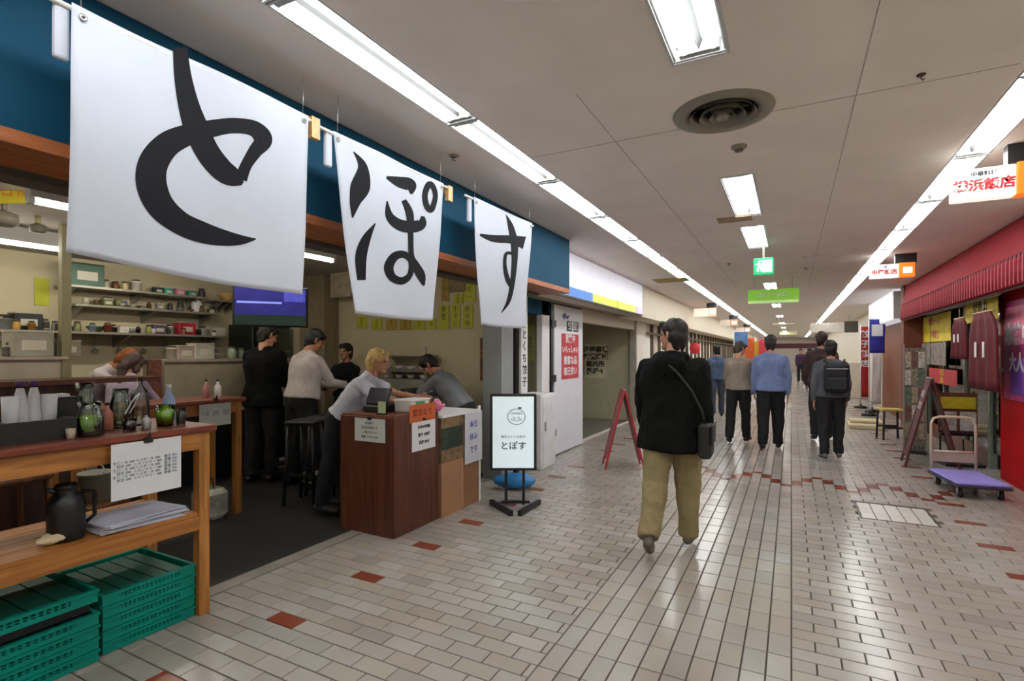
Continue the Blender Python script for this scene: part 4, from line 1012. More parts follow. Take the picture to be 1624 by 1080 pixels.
q = at_x(287, 662, -3.14); tumbler(-3.14, q.y, TZ, .028, .10, gls, 'small empty clear glass at the corner of the nearest table')
q = at_x(205, 690, -3.14); tumbler(-3.14, q.y, TZ, .036, .07, gls, 'low clear glass bowl at the front edge of the nearest table')
q = at_x(232, 690, -3.13); bottle(-3.13, q.y, TZ, .022, .09, M_steel, True, 'salt_shaker', 'small steel shaker at the front edge of the nearest table', 'shaker')
q = at_x(112, 690, -3.12); tumbler(-3.12, q.y, TZ, .02, .05, mat('cream_cup', '#B8A996', .5), 'tiny cream cup beside the lime green jug')
tg = thing('serving_tongs', 'steel tongs lying in the glass bowl on the nearest table', 'tongs', (-3.2, at_x(205, 690, -3.2).y, TZ+.09))
for s in (-1, 1): MB().tube([(0, -.01+s*.01, .0), (-.05, .05+s*.012, .06), (-.1, .1, .10)], .004, n=5).obj('arm', M_steel, tg)
# white folded flyer at the near end
fy = thing('folded_flyer', 'white folded flyer lying at the near end of the nearest table', 'flyer', (-3.1, .66, TZ))
MB().prism([(-3.12, .56, TZ+.001), (-3.02, .60, TZ+.001), (-3.06, .80, TZ+.001), (-3.14, .72, TZ+.001)], (0, 0, .003)).obj('lower_leaf', M_paper, fy, world=True)
MB().prism([(-3.12, .56, TZ+.005), (-3.07, .56, TZ+.09), (-3.10, .80, TZ+.10), (-3.14, .74, TZ+.005)], (.003, 0, .0)).obj('upper_leaf', M_paper, fy, world=True)
# on the lower shelf
SZ = .60
th = thing('vacuum_jug', 'black insulated jug standing on the lower shelf of the nearest table', 'jug', (-3.17, at_x(105, 800, -3.17).y, SZ))
MB().lathe([(.07, 0), (.075, .01), (.078, .17), (.065, .215), (.045, .23), (.045, .255), (.05, .26), (.04, .275), (.001, .28)], n=24).obj('body', M_black, th)
MB().tube([(.0, .07, .22), (.0, .12, .21), (.0, .12, .09), (.0, .078, .06)], .01, n=6).obj('handle', M_black, th)
MB().tube([(0, -.04, .24), (0, -.08, .262)], [.016, .009], n=8).obj('spout', M_black, th)
pp = thing('paper_stack', 'messy stack of white papers on the lower shelf near the table leg', 'papers', (-3.2, 1.55, SZ))
for i in range(9):
    M = Matrix.Translation((-3.19+random.uniform(-.015, .015), 1.58+random.uniform(-.02, .02), SZ+i*.006)) @ Matrix.Rotation(R(random.uniform(-6, 8)), 4, 'Z')
    MB().box(-.15, .15, -.20, .20, .001, .005, M).obj('sheet', M_paper if i % 2 else mat('lavender_paper', '#BFC1D6', .7), pp, world=True)
cr = thing('crumpled_tissue', 'crumpled cream tissue beside the papers on the lower shelf', 'tissue', (-3.14, 1.20, SZ))
b = MB(); b.sphere((0, 0, .022), (.05, .06, .022), 14, 8)
b.v = [v+Vector((noise.noise(v*40), noise.noise(v*40+Vector((5, 0, 0))), noise.noise(v*40+Vector((0, 7, 0)))))*.012 for v in b.v]
mz = min(v.z for v in b.v); b.v = [v-Vector((0, 0, mz)) for v in b.v]; b.obj('tissue', mat('cream_tissue', '#C9B795', .8), cr)
# green folding crates
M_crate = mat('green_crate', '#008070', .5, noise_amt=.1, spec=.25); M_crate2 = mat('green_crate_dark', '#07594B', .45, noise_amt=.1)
def crate(x0, x1, y0, y1, z0, h, lab, lip=None):
    t = thing('plastic_crate', lab, 'crate', ((x0+x1)/2, (y0+y1)/2, z0))
    wv = .012
    b = MB()
    b.box(x0, x1, y0, y1, z0, z0+.008)
    b.box(x0, x0+wv, y0, y1, z0+.008, z0+h); b.box(x0+wv, x1-wv, y0, y0+wv, z0+.008, z0+h); b.box(x0+wv, x1-wv, y1-wv, y1, z0+.008, z0+h)
    # front wall built of rails and uprights so that the slots are real openings
    b.box(x1-wv, x1, y0, y1, z0+.008, z0+.022); b.box(x1-wv, x1, y0, y1, z0+h-.018, z0+h)
    n = 14
    yy = y0+.03
    b.box(x1-wv, x1, y0, y0+.18*(y1-y0), z0+.022, z0+h-.018); b.box(x1-wv, x1, y1-.18*(y1-y0), y1, z0+.022, z0+h-.018)
    m0, m1 = y0+.18*(y1-y0), y1-.18*(y1-y0)
    for i in range(n): a = m0+(m1-m0)*(i+.5)/n; b.box(x1-wv, x1-.002, a-.006, a+.006, z0+.022, z0+h-.018)
    b.box(x1-wv, x1-.0015, m0, m1, z0+h*.48, z0+h*.56)
    b.obj('walls', M_crate, t, world=True)
    r = MB(); r.box(x1-.002, x1+.008, y0-.004, y1+.004, z0+h-.012, z0+h).box(x0-.004, x0, y0-.004, y1+.004, z0+h-.012, z0+h).box(x0, x1, y0-.006, y0, z0+h-.012, z0+h).box(x0, x1, y1, y1+.006, z0+h-.012, z0+h)
    r.obj('rim', M_crate, t, world=True)
    # folded side panels lying inside
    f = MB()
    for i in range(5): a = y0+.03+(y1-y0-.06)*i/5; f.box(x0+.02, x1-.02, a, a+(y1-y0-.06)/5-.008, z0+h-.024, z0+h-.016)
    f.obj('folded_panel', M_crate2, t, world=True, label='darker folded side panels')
    return t
nm = ['lowest', 'second', 'third', 'fourth', 'topmost']
for i in range(5):
    crate(-3.60, -3.05, 1.37, 1.83, .004+i*.060, .058, 'green folding crate under the table, %s of the stack beside the table leg' % nm[i])
for i in range(4):
    crate(-3.57, -3.02, .74, 1.34, .004+i*.060, .058, 'green folding crate under the table, %s of the near stack below the dark gap' % nm[i])
crate(-3.60, -3.04, .73, 1.345, .004+4*.060+.045, .062, 'green folding crate set crooked on top of the low near stack')
MB().box(-3.55, -3.06, .76, 1.32, .004+4*.060, .004+4*.060+.044).single('gap_shade_block', mat('gap_shade', '#17181A', .6), 'block coloured as the shade in the gap between the near green crates', 'box', bevel=.004)  # near-black block paints the shade in the gap under the top crate
# deeper stool / bucket / bag seen under the table
def stool(x, y, h, m, label, rot=0, seatm=None, w_=.34, group=None):
    t = thing('stool', label, 'stool', (x, y, .004), rot, group=group)
    MB().bbox(-w_/2, w_/2, -w_/2, w_/2, h-.04, h, b=.012).obj('seat', seatm or m, t)
    for sx in (-1, 1):
        for sy in (-1, 1): MB().tube([(sx*w_*.5, sy*w_*.5, 0), (sx*w_*.4, sy*w_*.4, h-.04)], .018, n=6).obj('leg', m, t)
    for sy in (-1, 1): MB().box(-w_*.44, w_*.44, sy*w_*.45-.01, sy*w_*.45+.01, h*.35, h*.35+.025).obj('stretcher', m, t)
    return t
brst = wood('stool_brown', '#4A2814', '#7A4A26', 'z')
q = at_d(14, 760, 3.5)
stool(q.x, q.y, .70, brst, 'brown wooden stool behind the near end of the nearest table', R(10))
q = at_d(152, 770, 3.7)
stool(q.x, q.y, .48, brst, 'low brown stool carrying the white bucket', R(20), w_=.30)
bk = thing('bucket', 'white plastic bucket seen behind the lower shelf of the nearest table', 'bucket', (q.x, q.y, .484))
MB().lathe([(.08, 0), (.10, .19), (.107, .19), (.107, .202), (.095, .202), (.075, .01), (.001, .01)], n=22).obj('pail', mat('bucket_white', '#9C9A92', .5), bk)
MB().tube([(.104*math.cos(a), .104*math.sin(a)*.2, .20+.05*math.sin(a)) for a in [PI*i/10 for i in range(11)]], .004, n=5).obj('bail', M_steel, bk)
bxx = thing('storage_box', 'grey box standing on the dark floor under the white bucket', 'box', (q.x, q.y, .004))
q = at_z(335, 826, 0)
bg = thing('plastic_bag', 'white carrier bag with green and purple print standing on the dark floor', 'bag', (q.x-.1, q.y+.05, .004))
b = MB(); b.bbox(-.14, .14, -.11, .11, 0, .27, b=.04)
o = b.obj('bag', mat('bag_print', '#B9BDB0', .5, noise_amt=.5, scale=9), bg); 
MB().tube([(-.06, 0, .26), (-.05, 0, .36), (.05, 0, .36), (.06, 0, .26)], .007, n=6).obj('handle', purple, bg, label='purple handle')
bpy.data.objects.remove(bxx)
# menu sheet on the end of table 2 and items on it
hang_menu(316, 636, 366, 672, -4.60, 'menu sheet clipped to the second bar table inside the eatery', ['ランチ 780', '定食 850', '単品 300'], '#B9C0BC')
def on2(px, py, x, z): q = at_x(px, py, x); return q.y
for i, (px, m, lab) in enumerate(((348, whitep, 'white sauce bottle with a dark cap on the second bar table'), (372, mat('pink_bottle', '#B07A78', .4), 'pinkish sauce bottle on the second bar table'))):
    y = on2(px, 620, -4.8, 1.1); y = min(y, 3.1); bottle(-4.8-.1*i, y-.05*i, 1.10, .03, .17, m, True, 'sauce_bottle', lab)
# ---------------- kitchen bar along the inside
bar = thing('kitchen_bar', 'long kitchen bar with a brown front, wooden ledge and cream raised back', 'bar', (-5.5, 1.5, .0))
def yx(px, x): return at_x(px, 560, x).y
BX = -5.38
y_a, y_b, y_c, y_d = -1.0, yx(136, BX), yx(262, BX), yx(392, BX)
MB().box(BX-.35, BX, y_a, y_b, .004, 1.26).obj('front_panel', wood('bar_brown', '#2B1610', '#4A2A1C', 'z'), bar, world=True, label='dark brown front')
MB().box(BX-.35, BX+.10, y_a, y_b+.55, 1.26, 1.30).obj('ledge', mat('bar_ledge', '#4A2418', .4), bar, world=True, label='brown ledge')
MB().box(BX-.45, BX-.33, y_a, y_b, 1.30, 1.465).obj('raised_back', mat('raised_cream', '#A8A08F', .5), bar, world=True, label='cream raised back')
MB().box(BX-.62, BX-.30, y_a, y_b, 1.465, 1.49).obj('counter_top', mat('ctop', '#A69E90', .35), bar, world=True)
BX = -6.12; y_c, y_d = yx(262, BX), yx(400, BX)
bar2 = thing('kitchen_counter', 'cream fronted kitchen counter behind the second bar table', 'counter', (-6.2, 3.6, 0))
MB().box(BX-.45, BX-.02, y_c, y_d+.6, .80, 1.42).obj('front_panel', mat('cream_front', '#A79D86', .5), bar2, world=True)
MB().box(BX-.43, BX-.03, y_c, y_d+.6, .004, .80).obj('dark_base', M_black, bar2, world=True)
MB().box(BX-.62, BX+.03, y_c, y_d+.6, 1.42, 1.45).obj('counter_top', MATS['ctop'], bar2, world=True)
cc = thing('red_menu_board', 'narrow reddish menu board standing at the end of the cream counter', 'menu board', (BX+.0, y_c-.08, .004))
MB().box(BX-.04, BX-.01, y_c-.17, y_c-.03, .9, 1.45).obj('board', mat('red_brown_board', '#7A4638', .6, noise_amt=.5, scale=20), cc, world=True)
MB().box(BX-.035, BX-.015, y_c-.14, y_c-.12, .004, .9).obj('post', M_black, cc, world=True)
# ---------------- kitchen back wall shelves and clutter
KX = XB+.02
M_shelf = mat('shelf_steel', '#9A978B', .35, metal=.4, noise_amt=.1)
def shelf(px0, px1, py, depth, lab):
    a, c = at_x(px0, py, XB+depth), at_x(px1, py, XB+depth)
    z = (a.z+c.z)/2
    t = thing('wall_shelf', lab, 'shelf', (XB+depth/2, (a.y+c.y)/2, z-.03))
    MB().box(XB+.001, XB+depth, a.y, c.y, z-.025, z).obj('board', M_shelf, t, world=True)
    for y in (a.y+.1, (a.y+c.y)/2, c.y-.1): MB().prism([(XB+.002, y-.01, z-.026), (XB+depth-.03, y-.01, z-.026), (XB+.002, y-.01, z-.18)], (0, .015, 0)).obj('shelf_bracket', M_steel, t, world=True)
    return a.y, c.y, z
sA = shelf(108, 330, 462, .35, 'upper steel kitchen shelf crowded with small things')
sB = shelf(120, 350, 490, .35, 'lower steel kitchen shelf crowded with small things')
sC = shelf(345, 386, 477, .3, 'short wooden shelf beside the television')
sD = shelf(0, 360, 528, .45, 'long steel worktop shelf along the kitchen wall')
kinds = {
 'bowl': lambda s: [(s*.35, 0), (s*.5, .01), (s*.95, s*.6), (s, s*.75), (s*.93, s*.75), (s*.4, .02), (.001, .02)],
 'jar': lambda s: [(s*.7, 0), (s*.75, .01), (s*.75, s*1.5), (s*.6, s*1.7), (s*.6, s*1.9), (.001, s*1.9)],
 'pot': lambda s: [(s*.9, 0), (s, .01), (s, s*1.1), (s*1.06, s*1.12), (s*.2, s*1.25), (s*.15, s*1.4), (.001, s*1.42)],
 'cup': lambda s: [(s*.5, 0), (s*.7, s*1.6), (s*.64, s*1.6), (s*.45, .01), (.001, .01)],
 'canister': lambda s: [(s*.8, 0), (s*.8, s*1.6), (s*.82, s*1.6), (s*.82, s*1.9), (.001, s*1.9)]}
labels_seen = {}
def put(kind, hexc, px, sh, s, xo, lab, lidc=None):
    y = at_x(px, 500, xo).y; z = sh
    m = mat('kit_'+hexc, hexc, .4, noise_amt=.15, scale=12)
    t = thing(kind, lab, kind, (xo, y, z))
    if kind == 'box' or kind == 'carton':
        MB().bbox(-s*.8, s*.8, -s, s, 0, s*1.5, b=.006).obj('body', m, t)
        MB().box(-s*.82, s*.82, -s*1.01, s*1.01, s*1.5, s*1.5+.012).obj('lid', mat('kit_'+(lidc or '#B8B2A4'), lidc or '#B8B2A4', .5), t)
        MB().box(s*.80, s*.806, -s*.6, s*.6, s*.4, s*1.0).obj('print_patch', mat('kit_pt', '#C9C4B5', .5), t)
    else:
        MB().lathe(kinds[kind](s), n=16).obj('body', m, t)
        if kind in ('jar', 'canister', 'pot'):
            h = kinds[kind](s)[-1][1]; MB().lathe([(s*.62, h), (s*.62, h+.02), (.001, h+.025)], n=14).obj('lid', mat('kit_'+(lidc or '#4A4640'), lidc or '#4A4640', .4), t)
    return t
zA, zB, zC, zD = sA[2], sB[2], sC[2], sD[2]
xs1, xs2, xs3 = XB+.18, XB+.18, XB+.22
put('box', '#14543F', 130, zA, .17, xs1, 'dark green box on the upper kitchen shelf', '#3A2A22')
for px, k, c, s, l in ((168, 'jar', '#B5AFA0', .05, 'cream jar on the upper kitchen shelf beside the dark green box'), (184, 'cup', '#8A6A4A', .04, 'brown cup on the upper kitchen shelf'), (198, 'jar', '#C9B98A', .05, 'yellowish jar on the upper kitchen shelf'),
                       (216, 'canister', '#D6D2C8', .07, 'white canister on the upper kitchen shelf'), (250, 'box', '#1B2A2E', .055, 'small black box on the upper kitchen shelf'), (266, 'box', '#2FA58C', .055, 'small turquoise box on the upper kitchen shelf'),
                       (284, 'box', '#D27A9A', .06, 'pink box on the upper kitchen shelf'), (304, 'box', '#2E8A6A', .055, 'green and white box at the end of the upper kitchen shelf'), (320, 'jar', '#3A2A34', .06, 'dark jar at the end of the upper kitchen shelf')):
    put(k, c, px, zA, s, xs1, l)
for px, k, c, s, l in ((145, 'bowl', '#B8B2A2', .09, 'pale mixing bowl on the lower kitchen shelf'), (170, 'pot', '#8E8B84', .07, 'steel pot on the lower kitchen shelf'), (192, 'box', '#5A5A7A', .055, 'slate blue box on the lower kitchen shelf'), (210, 'bowl', '#C9C4BA', .06, 'white bowl on the lower kitchen shelf'),
                       (232, 'bowl', '#BDB8AE', .065, 'second white bowl on the lower kitchen shelf, beside the first one'), (262, 'canister', '#A39C70', .06, 'olive canister on the lower kitchen shelf'), (286, 'jar', '#3A3A2C', .06, 'dark green jar on the lower kitchen shelf'), (312, 'jar', '#D8D8DA', .09, 'big white jug shaped jar on the lower kitchen shelf'),
                       (336, 'pot', '#4A5A4A', .06, 'dark enamel pot on the lower kitchen shelf')):
    put(k, c, px, zB, s, xs2, l)
put('bowl', '#C9A860', 362, zC, .14, XB+.17, 'straw coloured basket bowl on the short shelf beside the television')
for px, k, c, s, l in ((8, 'pot', '#7C7E7C', .10, 'steel stock pot at the near end of the long worktop'), (40, 'box', '#1C2222', .12, 'black rice cooker shaped box on the long worktop'), (70, 'canister', '#8C8A80', .06, 'grey canister on the long worktop beside the black box'), (88, 'jar', '#8FA090', .05, 'pale green jar on the long worktop'),
                       (103, 'jar', '#A7B5A4', .05, 'second pale green jar on the long worktop, past the first'), (118, 'cup', '#5A4032', .04, 'brown cup on the long worktop'), (152, 'bowl', '#55705A', .10, 'green glass bowl on the long worktop'), (178, 'pot', '#3A332C', .06, 'small dark pot on the long worktop'),
                       (210, 'bowl', '#C8C9C0', .10, 'wide pale bowl on the long worktop'), (236, 'jar', '#9AA54A', .05, 'yellow green jar on the long worktop'), (250, 'box', '#5B4C6E', .08, 'purple grey box on the long worktop'), (270, 'canister', '#B7B5AE', .06, 'pale canister on the long worktop'),
                       (292, 'box', '#B02434', .11, 'bright red box on the long worktop'), (320, 'pot', '#B5B5B0', .08, 'shiny pot on the long worktop near the television'), (345, 'box', '#C4C2B8', .08, 'white carton on the long worktop near the television')):
    put(k, c, px, zD, s, xs3, l)
# fill the shelves: small crockery and packets standing between the larger pieces
pal = [('cream', '#C2BBA6'), ('white', '#D4D2CC'), ('brown', '#6B4A34'), ('olive', '#6E7346'), ('grey', '#8A8984'), ('dark', '#2C2A28'), ('amber', '#B78A3C'), ('pale blue', '#93A6B4'), ('rust', '#8C4A30')]
kk = ['jar', 'cup', 'canister', 'bowl', 'box', 'pot']
ordn = ['first', 'second', 'third', 'fourth', 'fifth', 'sixth', 'seventh', 'eighth', 'ninth', 'tenth', 'eleventh', 'twelfth', 'thirteenth', 'fourteenth']
rs = random.Random(5)
for shn, zz, p0, p1, cnt, xo in (('upper steel shelf', zA, 158, 326, 10, XB+.08), ('lower steel shelf', zB, 128, 345, 13, XB+.30), ('long steel worktop', zD, 14, 352, 14, XB+.38)):
    for i in range(cnt):
        cn, ch = rs.choice(pal); k = rs.choice(kk)
        put(k, ch, p0+(p1-p0)*(i+.5)/cnt, zz, rs.uniform(.032, .055), xo, '%s %s on the %s, %s small piece from the near end' % (cn, k, shn, ordn[i]))
t = thing('utensil_rail', 'steel rail with ladles hanging under the long worktop shelf', 'rail', (XB+.03, 3.2, 1.2))
for i in range(6):
    yy = yx(150+i*38, XB+.06)
    MB().tube([(XB+.06, yy, zD-.035), (XB+.06, yy, zD-.20)], .006, n=5).obj('ladle_handle', M_steel, t, world=True)
    MB().sphere((XB+.08, yy, zD-.22), (.035, .035, .022), 10, 6).obj('ladle_bowl', M_steel, t, world=True)
MB().tube([(XB+.05, yx(140, XB+.06), zD-.032), (XB+.05, yx(350, XB+.06), zD-.032)], .008, n=6).obj('bar', M_steel, t, world=True)
# things on the raised bar: papers, steel rack, box
xk = -5.38-.46; zk = 1.49
for px, k, c, s, l in ((45, 'box', '#9A978A', .14, 'grey carton standing on the raised cream bar'), (78, 'canister', '#A59F90', .07, 'pale canister on the raised cream bar'), (20, 'pot', '#5E5C56', .07, 'dark steel pot on the raised cream bar'), (104, 'box', '#8D8878', .09, 'flat beige carton on the raised cream bar')):
    put(k, c, px, zk, s, xk, l)
for px, k, c, s, l in ((272, 'canister', '#B5B0A5', .07, 'pale canister at the near end of the cream counter'), (290, 'box', '#A89B90', .10, 'beige box on the cream counter'), (318, 'box', '#B8B5AC', .12, 'white ticket machine shaped box on the cream counter'), (345, 'bowl', '#8F8A7C', .09, 'grey bowl on the cream counter'), (368, 'jar', '#8FA08A', .07, 'pale green jar on the cream counter'), (382, 'jar', '#6A7A66', .06, 'dark green jar on the cream counter')):
    put(k, c, px, 1.45, s, -6.12-.25, l)
ya_, yb_ = yx(402, XB+.6), yx(466, XB+.6)
fr = thing('refrigerator', 'tall black glazed drinks cooler behind the men at the bar', 'cooler', (XB+.35, (ya_+yb_)/2, .004))
MB().bbox(XB+.01, XB+.58, ya_, yb_, .004, 1.95, b=.01).obj('body', mat('fridge_dark', '#1E231F', .4), fr, world=True)
for i in range(5): MB().box(XB+.58, XB+.60, ya_+.05, yb_-.05, .25+i*.32, .27+i*.32).obj('shelf', M_steel, fr, world=True)
for i in range(4):
    for j in range(5):
        yy = ya_+.12+j*(yb_-ya_-.24)/4
        MB().lathe([(.035, 0), (.035, .15), (.014, .2), (.014, .25), (.001, .25)], c=(XB+.62, yy, .272+i*.32), n=8).obj('bottle', mat('fr_b%d' % ((i+j) % 3), ['#2F6B3C', '#B9B7A8', '#7A5A2A'][(i+j) % 3], .4), fr, world=True)
MB().box(XB+.655, XB+.665, ya_+.03, yb_-.03, .1, 1.9).obj('glass_door', gls, fr, world=True)
# television
p = at_d(430, 489, 5.35)
tv = thing('television', 'wall television showing a purple blue picture with a dark frame', 'television', p-Vector((0, 0, .17)), TH+R(22))
MB().bbox(-.35, .35, -.02, .03, -.02, .39, b=.008).obj('casing', M_black, tv)
scr = mat('screen_blue', '#2B2A72', .3, emit=.35, noise_amt=.6, scale=3)
MB().box(-.33, .33, -.023, -.020, .0, .37).obj('screen', scr, tv)
MB().box(-.33, .33, -.0245, -.023, .0, .10).obj('screen_band', mat('scr_green', '#22342E', .3, emit=.2, noise_amt=.4), tv)
MB().box(.12, .32, -.0245, -.023, .24, .36).obj('screen_patch', mat('scr_p', '#4A4AA8', .3, emit=.4, noise_amt=.3, scale=20), tv)
MB().box(-.31, .10, -.0245, -.023, .215, .235).obj('screen_line', mat('scr_l', '#6C78C8', .3, emit=.7), tv)
MB().tube([(0, .02, .39), (0, .05, 2.66-tv.location.z)], .018, n=8).obj('ceiling_pole', M_black, tv)
# partition column between tv and side wall
y5 = 5.70
a = at_y(484, 500, 5.55); c = at_y(523, 500, 5.55)
struct('wall_pillar', MB().box(a.x, c.x, 5.45, 5.72, 0, 2.66), mat('pillar_tan', '#8C8068', .7), 'tan pillar at the back corner of the eatery')
# exhaust hood / hanging frames high on the side wall
for i, (x0, y0, x1, y1, c_, lab) in enumerate(((524, 392, 556, 470, '#A79A84', 'beige framed notice high in the back corner of the eatery'), (484, 388, 520, 414, '#A9B02A', 'yellow slip high in the back corner behind the first banner'), (712, 430, 738, 462, '#8E7A52', 'brown framed slip on the side wall behind the second banner'))):
    a, c = at_y(x0, y0, 5.44 if i < 2 else 5.7), at_y(x1, y1, 5.44 if i < 2 else 5.7)
    t = thing('wall_notice', lab, 'notice', ((a.x+c.x)/2, a.y, c.z))
    MB().box(a.x, c.x, a.y, a.y+.02, c.z, a.z).obj('sheet', mat('nt'+c_, c_, .6, noise_amt=.3, scale=10), t, world=True)
# yellow menu slips on the side wall
M_yel = mat('yellow_slip', '#B9BE2C', .6, noise_amt=.12, scale=8); M_yel2 = mat('amber_slip', '#B39B3E', .6, noise_amt=.15, scale=8)
items = ['焼餃子', '水餃子', '枝豆', '唐揚げ', '冷奴', '炒飯', '春巻', '牛すじ', '酢の物', '手羽先', '生ビール', '日本酒']
spots = [(566, 503, 582, 520), (590, 506, 606, 522), (612, 507, 630, 523), (634, 507, 652, 523), (656, 507, 674, 523), (678, 506, 692, 522),
         (696, 484, 712, 522), (716, 484, 730, 520), (734, 484, 750, 520), (700, 440, 712, 478), (736, 440, 754, 478), (720, 466, 734, 482), (740, 408, 752, 436)]
words_pos = ['lowest row nearest the corner', 'lowest row second', 'lowest row third', 'lowest row fourth', 'lowest row fifth', 'lowest row last', 'tall one nearest the second banner', 'tall middle one of three', 'tall one by the third banner', 'upper one behind the second banner', 'upper one by the third banner', 'small one between the tall slips', 'topmost one by the third banner']
for i, (x0, y0, x1, y1) in enumerate(spots):
    a, c = at_y(x0, y0, 5.715), at_y(x1, y1, 5.715)
    t = thing('menu_slip', 'yellow menu slip on the side wall, '+words_pos[i], 'menu slip', ((a.x+c.x)/2, 5.715, c.z))
    MB().box(a.x, c.x, 5.708, 5.716, c.z, a.z).obj('sheet', M_yel2 if i in (2, 3, 9) else M_yel, t, world=True)
    s = items[i % 12][:3]; h = (a.z-c.z); wdt = c.x-a.x
    for j, ch in enumerate(s[:3]): text(ch, min(h/3.6, wdt*.8), mat('brown_ink', '#6E5A1E', .6, noise_amt=0), t, ((a.x+c.x)/2, 5.7065, a.z-h*(j+.6)/3.2), (1, 0, 0), (0, 0, 1))
q1, q2 = at_x(55, 440, XB+.01), at_x(78, 485, XB+.01)
t = thing('menu_slip', 'yellow green slip with curled edge alone on the beige kitchen wall', 'menu slip', (XB, q1.y, q2.z)); MB().box(XB+.001, XB+.012, q1.y, q2.y, q2.z, q1.z).obj('sheet', M_yel, t, world=True)
q = at_d(25, 300, 3.7)
t = thing('lucky_sign', 'yellow hanging sign with orange characters under the eatery ceiling', 'sign', (q.x, q.y, q.z-.08), TH)
MB().bbox(-.32, .12, -.01, .01, -.02, .16, b=.004).obj('board', mat('amber_board', '#A89A18', .5, emit=.15, noise_amt=.2), t)
text('名物', .11, mat('orange_ink', '#D06A10', .5, noise_amt=0), t, (.0, -.0115, .07), (1, 0, 0), (0, 0, 1), world=False)
for x in (-.25, .08): MB().tube([(x, 0, .15), (x, 0, 2.66-t.location.z)], .003, n=5).obj('cord', M_black, t)
# kitchen pipes and pole
q = at_d(103, 420, 4.7)
t = thing('vertical_pipe', 'olive grey upright post between kitchen ceiling and shelves', 'post', (q.x, q.y, .004)); MB().box(-.035, .035, -.035, .035, 0, 2.656).obj('post', mat('olive_post', '#7F7A5C', .6), t)
q = at_d(60, 345, 4.4)
t = thing('pendant_speaker', 'small round grey ceiling fitting hanging in the kitchen', 'fitting', (q.x, q.y, q.z-.13))
MB().lathe([(.03, 0), (.055, .01), (.055, .06), (.02, .08)], n=16).obj('head', mat('grey_fit', '#6E6A5E', .5), t); MB().tube([(0, 0, .07), (0, 0, 2.66-t.location.z)], .022, n=8).obj('stem', mat('olive_stem', '#A19A6A', .5), t)
q = at_d(6, 348, 3.9)
t = thing('ceiling_speaker', 'dark round ceiling speaker in the kitchen near the frame edge', 'speaker', (q.x, q.y, q.z-.05))
MB().lathe([(.05, 0), (.085, .02), (.085, .09), (.03, .11)], n=18).obj('head', MATS['grey_fit'], t); MB().tube([(0, 0, .10), (0, 0, 2.66-t.location.z)], .02, n=8).obj('stem', MATS['grey_fit'], t)

# ================================================================== REGISTER COUNTER AND AROUND
CXa, CXb, CYa, CYb = -3.46, -2.86, 3.34, 3.95
walnut = wood('walnut_laminate', '#3A1B10', '#63341F', 'z', scale=2.2)
rc = thing('register_counter', 'dark walnut box counter at the front of the eatery with clipped notices', 'counter', ((CXa+CXb)/2, (CYa+CYb)/2, 0))
MB().box(CXa, CXb, CYa, CYb, .0, .985).obj('body', walnut, rc, world=True, bevel=.004)
MB().box(CXa+.01, CXb-.01, CYa+.01, CYb-.01, .985, 1.0).obj('counter_top', wood('top_wood', '#5A2A18', '#7C4226', 'y'), rc, world=True)
def notice_y(px0, py0, px1, py1, y, lab, words, cl='#BFC3C0'):
    a, c = at_y(px0, py0, y), at_y(px1, py1, y)
    t = thing('clipped_notice', lab, 'notice', ((a.x+c.x)/2, y, c.z))
    MB().box(a.x, c.x, y-.003, y, c.z, a.z).obj('sheet', mat('nt_'+cl, cl, .5, noise_amt=.04), t, world=True)
    for i, s in enumerate(words): text(s, .026, mat('menu_ink2', '#6B8088', .6, noise_amt=0), t, ((a.x+c.x)/2, y-.0042, a.z-(a.z-c.z)*(i+1)/(len(words)+1)), (1, 0, 0), (0, 0, 1))
    xm = (a.x+c.x)/2
    MB().box(xm-.018, xm+.018, y-.012, y+.0, a.z-.01, a.z+.014).obj('clip', M_black, t, world=True)
notice_y(563, 662, 611, 703, CYa, 'pale notice with a clip on the near side of the walnut counter', ['お客様へ', '店内は禁煙です', 'ご協力下さい', '営業 11:00-23:00'])
def notice_x(px0, py0, px1, py1, x, name, lab, words, cl, inkm, size, clip=True):
    a, c = at_x(px0, py0, x), at_x(px1, py1, x)
    t = thing(name, lab, 'notice', (x, (a.y+c.y)/2, c.z))
    MB().box(x, x+.003, a.y, c.y, c.z, a.z).obj('sheet', mat('ntx_'+cl, cl, .5, noise_amt=.04), t, world=True)
    for i, s in enumerate(words): text(s, size, inkm, t, (x+.0042, (a.y+c.y)/2, a.z-(a.z-c.z)*(i+1)/(len(words)+1)), (0, 1, 0), (0, 0, 1), bold=.001)
    if clip: MB().box(x, x+.012, (a.y+c.y)/2-.015, (a.y+c.y)/2+.015, a.z-.01, a.z+.012).obj('clip', M_black, t, world=True)
notice_x(653, 668, 690, 708, CXb, 'clipped_notice', 'white notice on the corridor side of the walnut counter', ['只今の時間', '餃子 350円', '満席 20分'], '#CFCFD0', M_ink, .034)
notice_x(649, 643, 690, 664, CXb+.0015, 'paper_label', 'orange label with red characters at the top of the walnut counter', ['焼きたて'], '#B4541C', mat('ored', '#7A1F10', .6, noise_amt=0), .07, clip=False)
